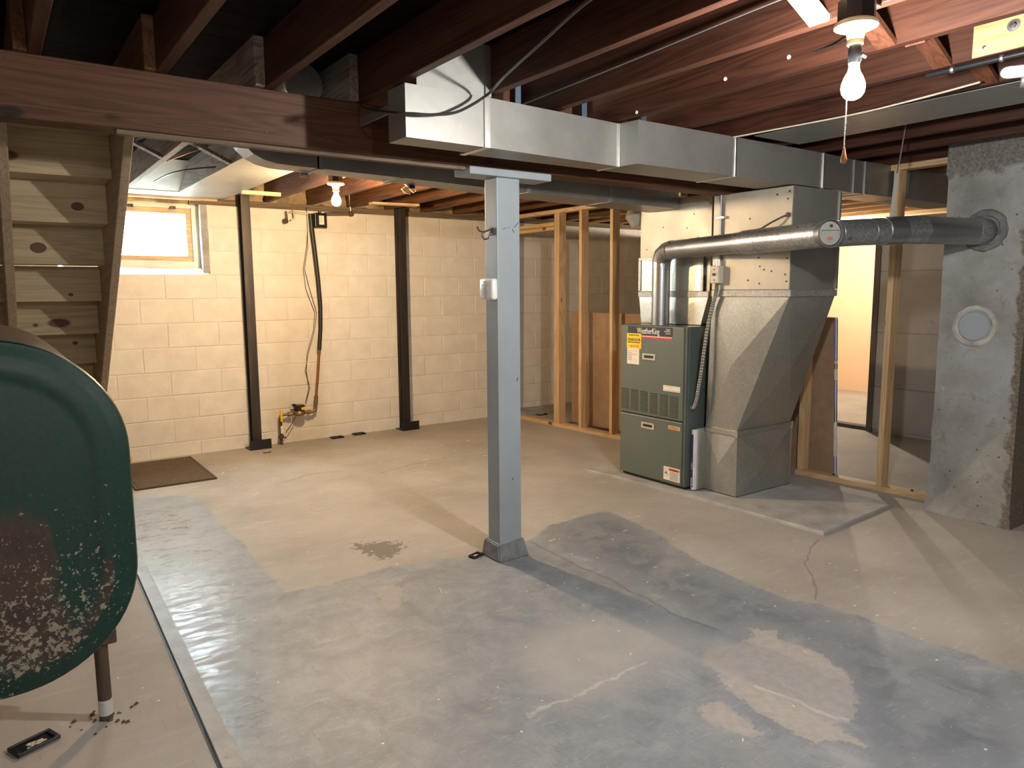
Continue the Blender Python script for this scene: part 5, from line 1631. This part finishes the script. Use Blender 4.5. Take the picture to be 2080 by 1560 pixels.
# ------------------------------------------------------------------ cables and overhead odds and ends
def smooth_path(pts, n=8):
    pts = [Vector(p) for p in pts]
    out = []
    for i in range(len(pts)-1):
        p0, p1, p2, p3 = pts[max(0, i-1)], pts[i], pts[i+1], pts[min(len(pts)-1, i+2)]
        for q in range(n):
            s = q/n
            out.append(0.5*((2*p1)+(-p0+p2)*s+(2*p0-5*p1+4*p2-p3)*s*s+(-p0+3*p1-3*p2+p3)*s**3))
    return out+[pts[-1]]
b = BM(); tube(b, smooth_path([(1.39, 1.50, 2.178), (1.42, 1.66, 2.178), (1.50, 1.94, 2.172), (1.60, 2.28, 2.168), (1.655, 2.49, 2.150), (1.530, 2.50, 2.074), (1.420, 2.50, 2.048), (1.336, 2.50, 2.041), (1.275, 2.56, 2.048), (1.30, 2.80, 2.110), (1.345, 2.99, 2.170)]), 0.0055, 8)
tag(obj('black_cable', b, M['blackpipe'], None, True), 'black cable sagging across the bright end of the near duct', 'cable')
def wire(pts, r, mat, label, knobs=()):
    W = thing('old_wire', label, 'wire', pts[0])
    b = BM(); tube(b, smooth_path(pts), r, 6); obj('wire', b, mat, W, True)
    for p in knobs:
        b = BM(); lathe(b, [(0, 0.012), (0.008, 0.011), (0.006, 0.0), (0.008, -0.011), (0, -0.012)], p, 10, (1, 0, 0)); obj('insulator', b, M['white'], W, True)
    return W
wire([(2.108, 1.05, 2.30), (2.108, 1.6, 2.29), (2.108, 2.2, 2.27), (2.106, 2.9, 2.25)], 0.003, M['galvdark'], 'thin grey wire stapled along the dark joist left of the white bulb')
wire([(2.515, 1.2, 2.255), (2.518, 1.7, 2.245), (2.512, 1.95, 2.235), (2.518, 2.4, 2.20), (2.518, 2.9, 2.20)], 0.0035, M['blackpipe'], 'old black wire on knobs along the first lit joist beyond the white bulb', ((2.512, 1.73, 2.245), (2.512, 2.02, 2.233), (2.512, 2.52, 2.20)))
wire([(2.05, 1.21, 2.170), (2.14, 1.28, 2.174), (2.25, 1.35, 2.180), (2.45, 1.48, 2.225), (2.510, 1.65, 2.24)], 0.003, M['blackpipe'], 'short black lead from the white bulb box to the next joist')
wire([(3.240, 2.553, 2.176), (3.285, 1.96, 2.176), (3.255, 1.65, 2.176), (3.20, 1.362, 2.178)], 0.004, M['wirewhite'], 'cream wire stapled beside the dull sheet-metal pan')
wire([(1.06, 6.0, 2.20), (1.10, 5.6, 2.21), (1.20, 5.35, 2.215), (1.30, 5.2, 2.215)], 0.006, M['blackpipe'], 'dark cable poking through the weathered joist above the window')
wire([(2.10, 4.6, 2.165), (2.17, 4.62, 2.13), (2.22, 4.66, 2.165), (2.20, 4.5, 2.18)], 0.003, M['wirewhite'], 'loose cream wire beside the warm bulb')
lw = thing('loose_wires', 'tangle of cut cream wire ends dangling under the joists near the warm bulb', 'wire', (2.40, 4.7, 2.09))
for pts in ([(2.46, 4.70, 2.186), (2.47, 4.70, 2.15), (2.43, 4.69, 2.115), (2.40, 4.70, 2.092)], [(2.38, 4.72, 2.168), (2.43, 4.71, 2.135), (2.46, 4.70, 2.105), (2.50, 4.70, 2.075)],
            [(2.43, 4.69, 2.125), (2.47, 4.69, 2.128), (2.51, 4.69, 2.105), (2.505, 4.69, 2.082)], [(2.405, 4.70, 2.095), (2.43, 4.70, 2.072), (2.47, 4.70, 2.065)]):
    b = BM(); tube(b, smooth_path(pts), 0.0024, 6); obj('wire_end', b, M['wirewhite'], lw, True)
bp = thing('splice_board', 'yellowish board with bolt and washers screwed to a lit joist', 'board', (2.90, 1.0, 2.19))
b = BM(); box(b, 2.888, 2.9075, 0.55, 1.262, ZJ+0.003, 2.296, 0.002); obj('board', b, wood('yellow_board', (0.42, 0.24, 0.10), (0.58, 0.37, 0.17), 'Y', 0.6, stain=0.3), bp)
for (y, z, r) in ((1.135, 2.262, 0.020), (0.80, 2.25, 0.020)):
    b = BM(); lathe(b, [(0, 0.006), (r, 0.005), (r, 0.0)], (2.888, y, z), 20, (-1, 0, 0)); w_ = obj('washer', b, M['cleat'], bp, True)
    b = BM(); lathe(b, [(0, 0.014), (r*0.5, 0.013), (r*0.5, 0.005)], (2.888, y, z), 6, (-1, 0, 0)); obj('bolt_head', b, M['screw'], w_)
for (y, z) in ((1.222, 2.215), (0.9, 2.21)):
    b = BM(); lathe(b, [(0, 0.003), (0.007, 0.002), (0.007, 0)], (2.888, y, z), 12, (-1, 0, 0)); obj('screw_head', b, M['cleat'], bp)
gp = thing('black_pipe', 'thin black pipe clipped under a joist below the yellowish board', 'pipe', (2.9, 1.1, 2.165))
b = BM(); tube(b, [(2.905, 1.42, 2.170), (2.898, 1.10, 2.168), (2.89, 0.4, 2.166)], 0.010, 10); obj('pipe_body', b, M['black'], gp, True)
for y in (1.33, 1.17):
    b = BM(); lathe(b, [(0.012, -0.006), (0.013, 0), (0.012, 0.006)], (2.902, y, 2.169), 12, (0, 1, 0)); obj('clip', b, M['cleat'], gp)
pv = thing('white_drain_pipe', 'white plastic pipe elbow hung below the joists beside the black pipe', 'pipe', (2.84, 1.1, 2.10))
b = BM(); tube(b, [(2.8285, 1.142, 2.101), (2.8300, 1.139, 2.101), (2.833, 1.133, 2.101), (2.839, 1.121, 2.1005), (2.848, 1.103, 2.100), (2.872, 1.055, 2.100)], [0.004, 0.011, 0.0165, 0.0195, 0.0195, 0.0195], 18); obj('elbow', b, M['white'], pv, True)
b = BM(); tube(b, [(2.862, 1.075, 2.100), (2.885, 1.03, 2.100)], 0.0225, 18); obj('coupling', b, M['white'], pv, True)
b = BM(); tube(b, [(2.88, 1.04, 2.100), (3.25, 0.30, 2.10)], 0.0185, 18); obj('run_pipe', b, M['white'], pv, True)
b = BM(); tube(b, [(2.885, 1.10, 2.075), (3.25, 0.35, 2.07)], 0.022, 16); lab(obj('grey_sleeve', b, M['galvdark'], pv, True), 'grey pipe just beneath')
ws = thing('door_latch_block', 'small pale wooden block on the grey wall beside the doorway', 'block', (XR, 3.55, 1.5))
b = BM(); box(b, XR-0.02, XR-0.001, 3.545, 3.575, 1.42, 1.60, 0.003); obj('block_body', b, M['pale_z'], ws)
b = BM(); tube(b, [(XR-0.006, 3.70, 1.78), (XR-0.006, 3.56, 1.60)], 0.003, 6); obj('cord', b, M['wirewhite'], ws)
# coved rubble along the foot of the wall behind the partition
b = BM(); poly_prism(b, [(4.80, WY-0.005, 0.06), (4.80, WY-0.26, 0.0), (4.80, WY+0.0, 0.0)], (2.0, 0, 0)); rough(b, 0.012, 8, cuts=5)
obj('concrete_cove', b, M['mortar'], floor)
